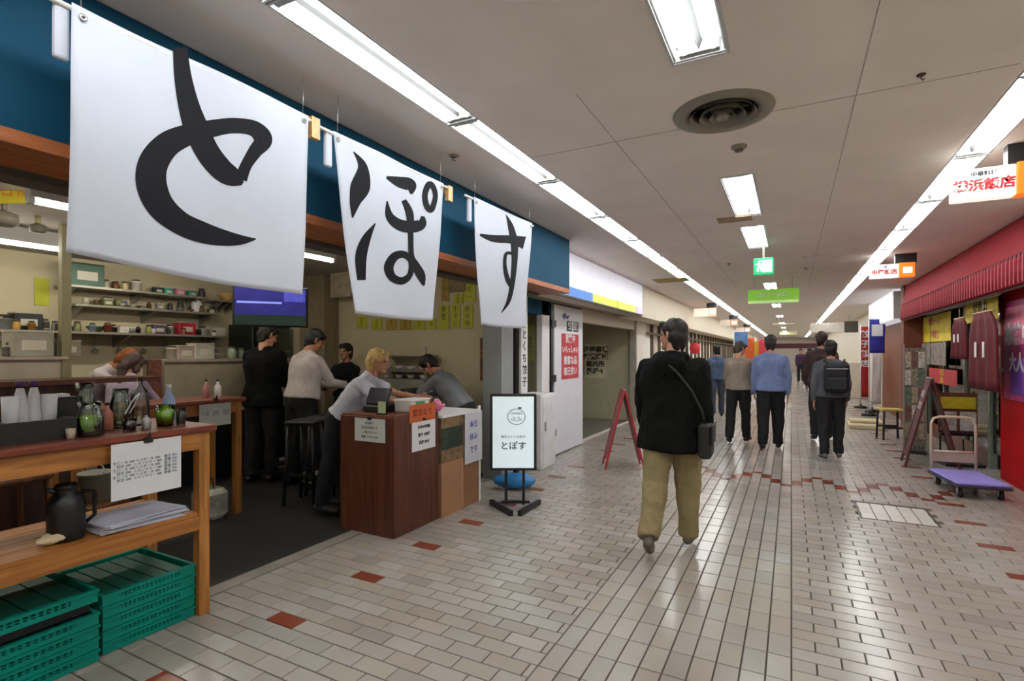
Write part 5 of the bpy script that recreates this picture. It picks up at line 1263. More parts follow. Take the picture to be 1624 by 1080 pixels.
# things on the register counter
def gbox(x0, x1, y0, y1, z0, h, m, name, lab, cat, parts=()):
    t = thing(name, lab, cat, ((x0+x1)/2, (y0+y1)/2, z0))
    MB().bbox(x0, x1, y0, y1, z0, z0+h, b=min(.008, h/3)).obj('body', m, t, world=True)
    for nm_, mm_, bx_ in parts: MB().box(*bx_).obj(nm_, mm_, t, world=True)
    return t
Z1 = 1.0
t = thing('card_holder', 'small pale green price card in a holder on the walnut counter', 'card', (-3.06, 3.42, Z1))
MB().box(-3.10, -3.02, 3.39, 3.45, Z1, Z1+.012).obj('foot', M_black, t, world=True); MB().box(-3.10, -3.02, 3.415, 3.42, Z1+.012, Z1+.11).obj('card', mat('pale_green_card', '#A9B890', .5), t, world=True)
pos = thing('cash_register', 'black card terminal with tilted screen on the walnut counter', 'register', (-3.24, 3.60, Z1))
MB().bbox(-3.36, -3.14, 3.50, 3.72, Z1, Z1+.06, b=.01).obj('base', M_black, pos, world=True)
MB().box(-.12, .12, -.01, .01, 0, .15, Matrix.Translation((-3.25, 3.56, Z1+.07)) @ Matrix.Rotation(R(-25), 4, 'X')).obj('screen', mat('dark_blue_screen', '#12182A', .2), pos, world=True)
MB().box(-3.27, -3.23, 3.58, 3.62, Z1+.06, Z1+.10).obj('stalk', M_black, pos, world=True)
gbox(-3.10, -2.92, 3.62, 3.90, Z1, .10, mat('white_carton', '#BDBDB8', .5, noise_amt=.15), 'carton', 'white carton with a green sticker on the walnut counter', 'carton', (('lid', M_white, (-3.105, -2.915, 3.615, 3.905, Z1+.10, Z1+.112)), ('sticker', mat('green_sticker', '#2E9A5A', .5), (-2.92, -2.917, 3.7, 3.82, Z1+.02, Z1+.09))))
# tall cardboard cartons beyond the counter
GX0, GX1, GY0, GY1 = -3.34, -2.84, 3.97, 4.66
kraft = mat('kraft_card', '#9C7250', .7, noise_amt=.1, scale=5); kraft2 = mat('kraft_card2', '#8A6040', .7, noise_amt=.1, scale=5)
t = thing('cardboard_box', 'tall brown cardboard box beside the walnut counter', 'cardboard box', ((GX0+GX1)/2, (GY0+GY1)/2, 0))
MB().box(GX0, GX1, GY0, (GY0+GY1)/2, 0, .50).obj('side_panel', kraft, t, world=True); MB().box(GX0, GX1-.006, (GY0+GY1)/2, GY1-.03, 0, .50).obj('side_panel', kraft2, t, world=True, label='darker cardboard face')
MB().box(GX1-.02, GX1, GY1-.03, GY1, 0, .98).obj('edge_post', M_white, t, world=True, label='white upright edge strip')
MB().box(GX1-.004, GX1-.001, (GY0+GY1)/2-.02, (GY0+GY1)/2+.02, .02, .49).obj('tape', mat('tape', '#A9845F', .4), t, world=True)
t2 = thing('magazine_crate', 'crate with a dark green printed front stacked on the brown cardboard box', 'crate', ((GX0+GX1)/2, (GY0+GY1)/2, .50))
MB().box(GX0+.01, GX1-.006, GY0+.005, GY1-.035, .502, .92).obj('body', mat('brown_print', '#7A6242', .6, noise_amt=.5, scale=14), t2, world=True)
MB().box(GX1-.006, GX1-.002, GY0+.01, GY0+.36, .62, .82).obj('printed_label', mat('dark_green_print', '#26382A', .5, noise_amt=.9, scale=18), t2, world=True, label='dark green printed label')
MB().box(GX0, GX1+.01, GY0, GY1-.03, .92, .945).obj('top_board', M_white, t2, world=True, label='white top board')
notice_x(737, 655, 764, 728, GX1+.004, 'paper_notice', 'white upright notice with blue handwriting taped to the printed crate', ['本日', '休み', 'です'], '#C9CBD3', mat('blue_ink', '#5A5FAA', .6, noise_amt=0), .075, clip=False)
# pink bowl, machines on a rear counter
RCx = (-3.55, -3.0); 
rb = thing('service_counter', 'white topped service counter deeper in the eatery behind the cartons', 'counter', (-4.2, 5.0, 0))
MB().box(-4.9, -3.80, 4.75, 5.30, .004, .96).obj('body', mat('serv_brown', '#43362B', .6), rb, world=True); MB().box(-4.93, -3.77, 4.72, 5.33, .96, .985).obj('counter_top', mat('serv_top', '#B9B5AE', .4), rb, world=True)
q = at_x(709, 640, -3.05)
pk = thing('pink_bowl', 'pink plastic bowl on the white board beyond the walnut counter', 'bowl', (-3.12, 4.28, .945))
MB().lathe([(.03, 0), (.04, .004), (.08, .05), (.085, .07), (.078, .07), (.035, .012), (.001, .012)], n=20).obj('bowl', mat('pink_plastic', '#D86A94', .4), pk)
MB().lathe([(.001, .03), (.05, .03), (.045, .09), (.02, .12), (.001, .12)], n=14).obj('folded_cloth', mat('pink_cloth', '#E08FB0', .7), pk)
gbox(-4.02, -3.82, 4.80, 5.05, .985, .12, M_black, 'coffee_machine', 'black machine on the service counter near the man in grey', 'machine', (('drip_tray', M_steel, (-4.0, -3.84, 4.79, 4.80, .99, 1.01)), ('spout', M_steel, (-3.94, -3.90, 4.78, 4.80, 1.05, 1.08))))
for i, (x, y, c_) in enumerate(((-4.33, 4.85, '#B8B4AD'), (-4.53, 4.9, '#A6A39E'), (-4.76, 4.85, '#C2BEB8'), (-4.13, 4.9, '#ADA9A3'))):
    gbox(x-.08, x+.08, y-.07, y+.07, .985, .07+.03*(i % 3), mat('pk%d' % i, c_, .5, noise_amt=.2), 'container', 'pale food container on the service counter, %s from the pillar side' % ['second', 'third', 'farthest', 'first'][i], 'container', (('lid', M_white, (x-.085, x+.085, y-.075, y+.075, .985+.07+.03*(i % 3), .985+.08+.03*(i % 3))),))
# round dark posters / brown board on side wall near pillar
a, c = at_y(762, 536, 5.71), at_y(779, 604, 5.71)
t = thing('photo_strip', 'tall brown strip of food photographs on the side wall beside the pillar', 'poster', ((a.x+c.x)/2, 5.71, c.z))
MB().box(a.x, c.x, 5.70, 5.714, c.z, a.z).obj('backing', mat('brown_strip', '#6A3A22', .6), t, world=True)
for j in range(4): MB().box(a.x+.015, c.x-.015, 5.694, 5.70, c.z+(a.z-c.z)*(j+.1)/4, c.z+(a.z-c.z)*(j+.9)/4).obj('photo', mat('food%d' % (j % 2), ['#8A4A2A', '#5A3220'][j % 2], .5, noise_amt=.6, scale=20), t, world=True)
# kitchen things against side wall: pots / rack between people
a, c = at_y(600, 545, 5.5), at_y(680, 606, 5.5)
t = thing('dish_rack', 'pale rack of white dishes against the side wall behind the blonde woman', 'rack', ((a.x+c.x)/2, 5.5, .985))
MB().box(a.x, c.x, 5.40, 5.70, .004, 1.18).obj('cabinet_base', mat('rack_base', '#8A867A', .5), t, world=True)
for j in range(2): MB().box(a.x, c.x, 5.42, 5.69, 1.28+j*.2, 1.295+j*.2).obj('shelf', M_steel, t, world=True)
for x in (a.x, c.x-.02): MB().box(x, x+.02, 5.44, 5.46, 1.18, 1.6).obj('post', M_steel, t, world=True)
for j in range(2):
    for k in range(4):
        xx = a.x+.12+k*(c.x-a.x-.24)/3
        MB().lathe([(.03, 0), (.06, .05), (.055, .05), (.02, .008), (.001, .008)], c=(xx, 5.55, 1.1805+(.1145+.2*(j-1) if j else 0)+.0), n=12).obj('dish', whitep, t, world=True)
# pedestal signs: yellow memo on olive wall beyond pillar
a, c = at_x(824, 512, XW-.66), at_x(848, 572, XW-.66)
t = thing('menu_slip', 'yellow notice on the olive wall between the pillar and the white folded door', 'notice', (XW-.66, (a.y+c.y)/2, c.z)); MB().box(XW-.668, XW-.66, a.y, c.y, c.z, a.z).obj('sheet', M_yel, t, world=True)
text('三宮', .2, mat('brown_ink', '#6E5A1E'), t, (XW-.659, (a.y+c.y)/2, (a.z+c.z)/2), (0, 1, 0), (0, 0, 1))
# ---------------- lit stand sign
SP = at_d(814, 700, 5.12)
ss = thing('stand_sign', 'lit white stand sign with a round line drawing in a black frame on legs', 'stand sign', (SP.x, SP.y, 0), TH)
z0, z1, hw = .385, 1.125, .225
MB().bbox(-hw, hw, -.03, .03, z0, z1, b=.006).obj('frame', M_black, ss)
face = mat('lit_face', '#D0DEE4', .3, emit=.3, noise_amt=.06, scale=2)
MB().box(-hw+.025, hw-.025, -.034, -.030, z0+.025, z1-.025).obj('face', face, ss, label='glowing white face')
lk = mat('logo_ink', '#22303A', .5, noise_amt=0)
lg = MB(); cxl, czl = 0.03, z0+.52
def arc(cx_, cz_, rx, rz, a0, a1, n=16): return [(cx_+rx*math.cos(R(a0+(a1-a0)*i/n)), -.036, cz_+rz*math.sin(R(a0+(a1-a0)*i/n))) for i in range(n+1)]
lg.tube(arc(cxl, czl, .085, .075, 0, 360, 28), .003, n=5)
lg.tube(arc(cxl, czl-.01, .06, .03, 200, 340), .0022, n=5)
for i in range(5): lg.tube(arc(cxl-.045+i*.022, czl+.02, .011, .02, 0, 180, 8), .002, n=4)
lg.tube(arc(cxl-.02, czl-.015, .01, .012, 0, 360, 10), .0018, n=4); lg.tube(arc(cxl+.025, czl-.015, .01, .012, 0, 360, 10), .0018, n=4)
lg.box(cxl+.015, cxl+.05, -.037, -.0345, czl+.078, czl+.092)
lg.obj('logo', lk, ss)
text('とぽす', .085, lk, ss, (.0, -.036, z0+.235), (1, 0, 0), (0, 0, 1), world=False, bold=.001)
text('博多ひとくち餃子', .03, lk, ss, (.0, -.036, z0+.325), (1, 0, 0), (0, 0, 1), world=False)
for x in (-.07, .10): MB().box(x-.014, x+.014, -.014, .014, .05, z0).obj('leg', M_black, ss)
MB().box(-.12, .16, -.016, .016, .062, .086).obj('cross_bar', M_black, ss)
for x, s in ((-.12, -1), (.16, 1)): MB().box(-.018, .018, -.22, .22, .0, .05, Matrix.Translation((x, -.02, .02)) @ Matrix.Rotation(R(-s*28), 4, 'Z') @ Matrix.Translation((0, 0, -.02))).obj('foot', M_black, ss)
q = at_z(800, 785, 0)
bb = thing('blue_bag', 'bright blue bag lying on the floor behind the lit stand sign', 'bag', (-2.74, 5.22, .0), R(25))
b = MB(); b.sphere((0, 0, .085), (.24, .12, .085), 20, 12); b.v = [v+Vector((0, 0, .02*noise.noise(v*9))) for v in b.v]; mz = min(v.z for v in b.v); b.v = [v-Vector((0, 0, mz)) for v in b.v]
b.obj('bag', mat('blue_plastic', '#2A7FC0', .35, noise_amt=.25, scale=6), bb)
MB().tube([(-.1, 0, .16), (-.06, 0, .22), (.06, 0, .22), (.1, 0, .16)], .008, n=6).obj('handle', whitep, bb)
# stools near the men
for i, (px, py, lab) in enumerate(((487, 5.35, 'dark tall stool in front of the man in the white shirt'), (519, 5.75, 'dark tall stool behind the leaning blonde woman'))):
    q = at_d(px, 600, py); stool(q.x, q.y, .84, M_black, lab, R(20), w_=.32)
for i, (px, py, h, r_, lab) in enumerate(((462, 742, .16, .10, 'small grey tin can stool foot on the dark floor by the first stool'), (512, 766, .17, .13, 'grey basket on the dark floor near the walnut counter'))):
    q = at_z(px, py, 0)
    t = thing('grey_tin' if i == 0 else 'basket', ['grey ribbed tin on the dark floor by the first stool', 'grey basket on the dark floor near the walnut counter'][i], 'tin' if i == 0 else 'basket', (q.x+.12, q.y-.22, .004))
    MB().lathe([(r_*.8, 0), (r_, h), (r_*1.05, h), (r_*1.05, h+.01), (r_*.95, h+.01), (r_*.75, .01), (.001, .01)], n=18).obj('pail', mat('grey_tin', '#77756F', .5), t)
    MB().lathe([(r_*.93, h*.5), (r_*.98, h*.5), (r_*.98, h*.56), (r_*.93, h*.56), (r_*.93, h*.5)], n=18).obj('band', M_steel, t)
# ================================================================== PEOPLE
def rc_(mb, p0, r0, p1, r1, n=14, c0=True, c1=True, flat=1.0, fdir=None):
    # tapered capsule from p0 to p1; rounded ends unless c0/c1 are False
    p0, p1 = Vector(p0), Vector(p1); d = p1-p0; L = d.length
    if L < 1e-5: d = Vector((0, 0, 1)); L = 1e-5
    d = d.normalized(); up = Vector((0, 0, 1)) if abs(d.z) < .9 else Vector((0, 1, 0))
    a = d.cross(up).normalized(); b = a.cross(d).normalized()
    rings = []
    if c0:
        for k in (1.35, .9, .45): rings.append((p0-d*r0*math.sin(k), r0*math.cos(k)))
    rings.append((p0, r0)); rings.append((p1, r1))
    if c1:
        for k in (.45, .9, 1.35): rings.append((p1+d*r1*math.sin(k), r1*math.cos(k)))
    vs = []
    for c, r in rings:
        for k in range(n): t = 2*PI*k/n; vs.append(c+(a*math.cos(t)+b*math.sin(t))*max(r, 1e-3))
    m = len(rings); fs = [tuple(range(n-1, -1, -1)), tuple((m-1)*n+k for k in range(n))]
    for i in range(m-1):
        for k in range(n): k2 = (k+1) % n; fs.append((i*n+k, i*n+k2, (i+1)*n+k2, (i+1)*n+k))
    mb.add(vs, fs, True)
def remesh(mb, name, m, parent, vox=.010, smooth=2, wr=0.0, wscale=9.0, seed=0.0, label=None, extra=None, stretch=(1, 1, .6)):
    me = mb.mesh('tmp', m)
    o = bpy.data.objects.new('tmp', me); COL.objects.link(o)
    md = o.modifiers.new('r', 'REMESH'); md.mode = 'VOXEL'; md.voxel_size = vox; md.use_smooth_shade = True
    if smooth: s = o.modifiers.new('s', 'SMOOTH'); s.factor = .5; s.iterations = smooth
    dg = bpy.context.evaluated_depsgraph_get(); me2 = bpy.data.meshes.new_from_object(o.evaluated_get(dg))
    bpy.data.objects.remove(o); bpy.data.meshes.remove(me)
    if wr > 0:
        nrm = [v.normal.copy() for v in me2.vertices]
        for v, nn in zip(me2.vertices, nrm):
            p = Vector((v.co.x*stretch[0], v.co.y*stretch[1], v.co.z*stretch[2]))*wscale+Vector((seed, seed*2, 0))
            a = noise.noise(p); a = a*.6+(.5-abs(noise.noise(p*1.7+Vector((9, 0, 0)))))*.6
            v.co += nn*a*wr
    me2.name = name
    if not me2.materials: me2.materials.append(m)
    for p in me2.polygons: p.use_smooth = True
    o = link(name, me2, parent)
    if label: o['label'] = label
    return o
M_skin = mat('skin', '#B98468', .55, noise_amt=.06)
M_hair = mat('black_hair', '#15110F', .6, noise_amt=.2, scale=40)
M_eye = mat('eye_white', '#D8D4CE', .3, noise_amt=0); M_lip = mat('lip', '#8E4A42', .5, noise_amt=0)
def rotx(v, a): return Vector((v.x, v.y*math.cos(a)-v.z*math.sin(a), v.y*math.sin(a)+v.z*math.cos(a)))
def person(label, loc, face, H=1.72, lean=0, legs=((8, 5, 0), (-12, 12, 20)), arms=((-10, 15, 6), (12, 15, 6)), head=(0, 0), bend_neck=0,
           top=('#333333', 'jacket'), pants='#222226', shoes='#1A1A1A', hair='#15110F', hairstyle='short', build=1.0, hem=None, sleeve=1.0, skirt=0.0,
           vox=.011, z0=0.0, seat=None, collar=None, name_top='shirt', female=False, open_leg=0.05, side=0):
    # local frame: faces +Y, +X is the person's right hand side
    root = thing('person', label, 'person', (loc[0], loc[1], z0), face)
    s = H/1.72; bd = build
    hipw = .09*s; shw = (.172 if not female else .155)*s*(.6+.4*bd)
    # legs
    LG = []
    for i, (a, b, ft) in enumerate(legs):
        sx = 1 if i == 0 else -1
        th = R(a); sh = R(a-b)
        hip = Vector((sx*hipw, 0, 0)); kn = hip+Vector((sx*open_leg*.4, math.sin(th), -math.cos(th)))*.43*s
        kn.x = sx*(hipw+open_leg*.3); an = kn+Vector((0, math.sin(sh), -math.cos(sh)))*.41*s
        fa = R(ft); fd = Vector((sx*.12, math.cos(fa), -math.sin(fa))).normalized()
        heel = an+Vector((0, -.045*math.cos(fa)-.055*math.sin(fa)*0, -.055))*s; toe = heel+fd*.235*s
        LG.append([hip, kn, an, heel, toe, fd])
    low = min(min(l[3].z, l[4].z)-.030*s for l in LG)
    pz = -low
    if seat is not None: pz = seat
    base = Vector((0, 0, pz))
    for l in LG:
        for i in range(5): l[i] = l[i]+base
    # spine
    def T(p, extra=0):
        return rotx(Vector(p), -R(lean)) + base
    def S(x, y, z): return T((x*s, y*s, z*s))
    shl = {}
    chest = S(0, .0, .40); neckb = S(0, -.01, .535)
    ARM = []
    for i, arm in enumerate(arms):
        a, b, ab = arm[:3]; tw = arm[3] if len(arm) > 3 else 0
        sx = 1 if i == 0 else -1
        sh = T((sx*shw, 0, .452*s)); ua = R(a); ab_ = R(ab)
        d = Vector((sx*math.sin(ab_), math.sin(ua)*math.cos(ab_), -math.cos(ua)*math.cos(ab_)))
        el = sh+d*.29*s
        fa = R(a+b); d2 = Vector((-sx*math.sin(R(tw)), math.sin(fa)*math.cos(R(tw)), -math.cos(fa)*math.cos(R(tw))))
        wr = el+d2*.25*s; ARM.append([sh, el, wr, d2, sx])
    # head
    yaw, pitch = R(head[0]), R(head[1])
    hl = R(lean+bend_neck)
    hc = neckb+rotx(Vector((0, .02*s, .165*s)), -hl)
    Rh = Matrix.Rotation(yaw, 3, 'Z') @ Matrix.Rotation(-(hl*.8)-pitch, 3, 'X')
    Hs = s*1.0
    def HP_(x, y, z): return hc+Rh @ Vector((x*Hs, y*Hs, z*Hs))
    RM = Rh.to_4x4()
    # ---- body (one continuous surface)
    b = MB()
    b.sphere(HP_(0, -.012, .03), (.077*Hs, .098*Hs, .088*Hs), M=RM); b.sphere(HP_(0, .03, -.035), (.058*Hs, .065*Hs, .075*Hs), M=RM)
    rc_(b, HP_(-.018, .068, -.085), .026*Hs, HP_(.018, .068, -.085), .026*Hs)
    rc_(b, HP_(0, .088, .02), .011*Hs, HP_(0, .108, -.022), .0155*Hs, n=8); rc_(b, HP_(-.03, .076, .033), .014*Hs, HP_(.03, .076, .033), .014*Hs, n=8)
    for sx in (-1, 1):
        rc_(b, HP_(sx*.079, -.008, .02), .013*Hs, HP_(sx*.074, -.003, -.022), .010*Hs, n=8); rc_(b, HP_(sx*.04, .062, -.01), .02*Hs, HP_(sx*.035, .06, -.045), .02*Hs, n=8)
    rc_(b, neckb-(hc-neckb)*.2, .060*s, HP_(0, -.012, -.06), .052*s)
    rc_(b, S(-.09, 0, .455), .052*s, S(.09, 0, .455), .052*s); rc_(b, S(-.05, 0, .10), .08*s, S(-.06, 0, .38), .085*s); rc_(b, S(.05, 0, .10), .08*s, S(.06, 0, .38), .085*s)
    rc_(b, base+Vector((-.05, 0, .03))*1, .085*s, base+Vector((.05, 0, .03)), .085*s)
    for l in LG:
        rc_(b, l[0], .078*s, l[1], .05*s); rc_(b, l[1], .05*s, l[2], .036*s); rc_(b, l[2], .036*s, l[3]+Vector((0, .02, .015))*s, .03*s); rc_(b, l[3]+Vector((0, 0, .012)), .028*s, l[4]+Vector((0, -.03*s, .01)), .024*s)
    for sh, el, wr, d2, sx in ARM:
        rc_(b, sh, .040*s, el, .034*s); rc_(b, el, .038*s, wr, .025*s)
        # hand: palm, four fingers of different lengths, a thumb from its side
        n_ = Vector((-sx, 0, 0)); n_ = (n_-d2*n_.dot(d2)).normalized(); w_ = d2.cross(n_).normalized()
        if w_.y < 0: w_ = -w_
        q = wr
        for k in (-.022, -.007, .008, .022): rc_(b, q+w_*k*s*.7, .0135*s, q+d2*.082*s+w_*k*s*1.15, .0125*s, n=8)
        for k, Lf in ((.028, .066), (.0095, .075), (-.0095, .070), (-.027, .056)):
            p = q+d2*.086*s+w_*k*s; e = d2
            for seg, fr in enumerate((.42, .33, .25)):
                e = (e+n_*.28).normalized(); p2 = p+e*Lf*fr*s; rc_(b, p, (.0092-.0008*seg)*s, p2, (.0086-.0008*seg)*s, n=7); p = p2
        p = q+d2*.022*s+w_*.026*s; e = (d2*.75+w_*.7+n_*.25).normalized(); p2 = p+e*.034*s; rc_(b, p, .012*s, p2, .0105*s, n=7); e = (d2+w_*.15+n_*.3).normalized(); rc_(b, p2, .0105*s, p2+e*.03*s, .009*s, n=7)
    remesh(b, 'body', M_skin, root, vox=.0085, smooth=1)
    for sx in (-1, 1):
        MB().sphere(HP_(sx*.031, .079, .012), (.013*Hs, .008*Hs, .0075*Hs), 10, 6, M=RM).sphere(HP_(sx*.031, .0855, .012), (.0055*Hs, .003*Hs, .0055*Hs), 8, 5, M=RM).obj('eye', M_hair, root)
    MB().sphere(HP_(0, .089, -.058), (.022*Hs, .008*Hs, .006*Hs), 10, 6, M=RM).obj('mouth', M_lip, root)
    # ---- trousers
    mp = mat('trousers_'+pants, pants, .85, noise_amt=.12, scale=7)
    b = MB()
    rc_(b, base+Vector((-.055*s*bd, 0, .0)), .112*s*bd, base+Vector((.055*s*bd, 0, .0)), .112*s*bd); rc_(b, S(-.05*bd, 0, .0), .108*s*bd, S(-.05*bd, 0, .11), .094*s*bd, c1=False); rc_(b, S(.05*bd, 0, .0), .108*s*bd, S(.05*bd, 0, .11), .094*s*bd, c1=False)
    for l in LG:
        rc_(b, l[0], .102*s*bd, l[1], .076*s*bd); rc_(b, l[1], .076*s*bd, l[2]+(l[2]-l[1])*.04, .064*s*(.5+.5*bd), c1=False)
    remesh(b, 'trousers', mp, root, vox=vox, wr=.024*s, wscale=9, seed=H*7+lean)
    # ---- shoes
    ms_ = mat('shoes_'+shoes, shoes, .5, noise_amt=.1)
    for l in LG:
        b = MB(); h0 = l[3]; fd = l[5]; upv = Vector((0, 0, 1)); 
        rc_(b, l[2]+Vector((0, 0, -.01)), .046*s, h0+Vector((0, 0, .025*s))+fd*.02, .040*s); rc_(b, h0+Vector((0, 0, .012*s)), .040*s, h0+fd*.13*s+Vector((0, 0, .012*s)), .040*s); rc_(b, h0+fd*.10*s+Vector((0, 0, .014*s)), .044*s, l[4]-fd*.02*s+Vector((0, 0, .006*s)), .034*s)
        lo = min(h0.z, l[4].z)
        sh_ = remesh(b, 'shoe', ms_, root, vox=.010, smooth=1)
        zmin = min(0, pz+low) if seat is None else None
        for v in sh_.data.vertices:
            if seat is None and v.co.z < .002: v.co.z = .002
    # ---- top
    mt = mat('top_'+top[0], top[0], .9 if top[1] != 'shirt' else .75, noise_amt=.12, scale=6, spec=.2, bump=.15)
    b = MB(); coat_ = top[1] == 'coat'
    th_ = 1.16 if coat_ else (1.06 if top[1] == 'jacket' else .98); th_ *= bd
    hz = hem if hem is not None else (-.02 if top[1] in ('jacket', 'suit') else .06)
    # torso columns from hem to chest
    for sx in (-1, 0, 1):
        rc_(b, S(sx*.068*bd, 0, hz), (.132 if coat_ else .126)*s*th_, S(sx*.055*bd, 0.0, .20), .112*s*th_, c0=False)
        rc_(b, S(sx*.055*bd, 0, .18), .112*s*th_, S(sx*.080*bd, .0, .37), .113*s*th_)
    rc_(b, S(-shw/s*.78, -.01, .435), .070*s*th_, S(shw/s*.78, -.01, .435), .070*s*th_)
    for sx in (-1, 1): rc_(b, S(sx*.03, -.01, .51), .055*s, S(sx*shw/s*.9, -.005, .45), .056*s)
    rc_(b, S(-.05, -.01, .49), .062*s*th_, S(.05, -.01, .49), .062*s*th_)
    rc_(b, S(0, -.01, .47), .085*s, neckb+(hc-neckb)*.10, .064*s, c1=False)
    if collar == 'hood':
        for a_ in range(7):
            t0, t1 = PI*(a_/7)+PI, PI*((a_+1)/7)+PI
            rc_(b, S(.098*math.cos(t0), -.01+.085*math.sin(t0), .525), .042*s, S(.098*math.cos(t1), -.01+.085*math.sin(t1), .525), .042*s)
        b.sphere(S(0, -.125, .45), (.135*s, .06*s, .10*s)); rc_(b, S(-.06, -.10, .53), .04*s, S(.06, -.10, .53), .04*s)
    ar = (.070 if coat_ else .060 if top[1] in ('jacket', 'suit') else .056)*s*(.7+.3*bd)
    for sh, el, wr, d2, sx in ARM:
        if sleeve >= .9:
            rc_(b, sh, ar*1.02, el, ar*.95); rc_(b, el, ar*.92, wr+d2*.0, ar*.66, c1=False)
        elif sleeve > .6:
            rc_(b, sh, ar*1.10, el, ar*.95); rc_(b, el, ar*.95, el+(wr-el)*.35, ar*.85, c1=False)
        else:
            rc_(b, sh, ar*1.12, sh+(el-sh)*.62, ar*1.08, c1=False)
    remesh(b, name_top, mt, root, vox=vox, wr=(.034 if coat_ else .020)*s, wscale=8, seed=H*11+lean+face, smooth=3)
    # ---- hair
    mh = mat('hair_'+hair, hair, .6, noise_amt=.25, scale=45)
    b = MB(); b.sphere(HP_(0, -.020, .050), (.086*Hs, .102*Hs, .084*Hs), M=RM); b.sphere(HP_(0, -.042, .0), (.084*Hs, .076*Hs, .086*Hs), M=RM); rc_(b, HP_(-.03, -.052, -.02), .05*Hs, HP_(-.025, -.045, -.085), .034*Hs); rc_(b, HP_(.03, -.052, -.02), .05*Hs, HP_(.025, -.045, -.085), .034*Hs)
    rc_(b, HP_(-.05, .062, .092), .020*Hs, HP_(.05, .062, .092), .020*Hs)
    for sx in (-1, 1): rc_(b, HP_(sx*.072, .022, .07), .018*Hs, HP_(sx*.073, .014, .025), .012*Hs)
    if hairstyle == 'long':
        rc_(b, HP_(0, -.07, .02), .07*Hs, HP_(.0, -.09, -.12), .06*Hs); rc_(b, HP_(.0, -.09, -.10), .055*Hs, HP_(.02, -.04, -.27), .035*Hs)
        for sx in (-1, 1): rc_(b, HP_(sx*.07, .01, .06), .03*Hs, HP_(sx*.075, -.01, -.10), .03*Hs)
    if hairstyle == 'bob':
        rc_(b, HP_(-.03, -.06, -.0), .06*Hs, HP_(-.03, -.06, -.06), .05*Hs); rc_(b, HP_(.03, -.06, -.0), .06*Hs, HP_(.03, -.06, -.06), .05*Hs)
    if hairstyle == 'bun': b.sphere(HP_(0, -.12, .03), .04*Hs)
    remesh(b, 'hair', mh, root, vox=.009, wr=.014, wscale=26, seed=H, smooth=1, stretch=(1, 1, .5))
    return root, dict(S=S, HP=HP_, ARM=ARM, LG=LG, base=base, s=s, hc=hc)
# the facing angle: 0 looks down the corridor (+Y)
g = at_z(1066, 872, 0)
pm, I = person('man walking away in a black hooded jacket and khaki trousers with a black shoulder bag', (g.x, g.y), R(2), H=1.73, lean=2,
   legs=((12, 8, 0), (-12, 26, 30)), arms=((-14, 14, 10), (16, 12, 10)), head=(62, 0), top=('#080A09', 'coat'), hem=-.17, pants='#8A7C58', shoes='#5E554A', build=1.2, collar='hood', name_top='jacket', vox=.010)
# shoulder bag on his right hip with its strap
bgp = MB(); S_ = I['S']
M = Matrix.Translation(S_(.20, -.10, -.02)) @ Matrix.Rotation(R(-12), 4, 'Z')
bag = thing('shoulder_bag', 'small black shoulder bag on the right hip of the man in the black jacket', 'bag', pm.location + S_(.262, -.10, -.19), R(2))
MB().bbox(-.045, .045, -.12, .12, 0, .25, b=.02).obj('body', mat('bag_black', '#141413', .6), bag)
MB().bbox(.046, .056, -.115, .115, .10, .245, b=.01).obj('flap', mat('bag_black2', '#1B1B19', .5), bag)
sp_pts = [(-.0, .10, .24), (-.02, .10, .36), (-.12, .055, .52), (-.30, .0, .72)]
MB().tube([(0, -.08, .24), (-.02, -.06, .33), (-.09, -.075, .48), (-.20, -.07, .62), (-.32, -.01, .715)], .009, n=6).obj('strap', mat('bag_black', '#141413'), bag)
# group farther on
g = at_z(1171, 703, 0)
person('man in a grey brown jacket and black trousers walking away, head bowed', (g.x, g.y), R(-8), H=1.68, lean=4, bend_neck=18, legs=((10, 6, 0), (-9, 8, 12)), arms=((14, 40, 6, 15), (10, 20, 6)), head=(-35, 10), top=('#8F8276', 'jacket'), hem=-.03, pants='#121215', shoes='#0E0E10', hair='#3A2E28', name_top='jacket', build=1.05, vox=.012)
g = at_z(1222, 712, 0)
person('man in a light blue shirt jacket and dark trousers walking away', (g.x, g.y), R(2), H=1.76, lean=2, legs=((9, 8, 0), (-8, 4, 6)), arms=((-6, 10, 12), (6, 12, 10)), head=(-4, 8), top=('#7080A8', 'jacket'), hem=-.04, pants='#0F1014', shoes='#0E0E10', hair='#232020', name_top='jacket', build=1.12, vox=.012)
g = at_z(1318, 728, 0)
pb_, I = person('person in a grey jacket and dark trousers with a dark backpack walking away', (g.x, g.y), R(6), H=1.66, lean=3, legs=((8, 6, 0), (-6, 5, 6)), arms=((6, 12, 10), (-8, 14, 10)), head=(-6, 6), top=('#55585F', 'jacket'), hem=-.02, pants='#15171A', shoes='#5A5558', hair='#171110', name_top='jacket', build=1.0, vox=.012)
bp_ = thing('backpack', 'dark navy backpack with a grey stripe worn by the person in the grey jacket', 'backpack', pb_.location + Matrix.Rotation(R(6), 3, 'Z') @ I['S'](.03, -.20, .05), R(6))
MB().bbox(-.15, .15, -.09, .07, 0, .42, b=.045).obj('body', mat('navy_pack', '#14161D', .7), bp_); MB().bbox(-.12, .12, -.135, -.091, .04, .22, b=.02).obj('front_pocket', mat('navy_pack2', '#191C25', .7), bp_)
MB().box(-.13, .13, -.097, -.091, .33, .345).obj('stripe', mat('pack_grey', '#8C8E94', .6), bp_, label='pale grey stripe')
for sx in (-1, 1): MB().tube([(sx*.10, .04, .40), (sx*.12, .10, .46), (sx*.13, .22, .42), (sx*.13, .25, .28), (sx*.13, .16, .08)], .014, n=6).obj('strap', mat('navy_pack2', '#191C25'), bp_)
g = at_d(1305, 640, 9.2)
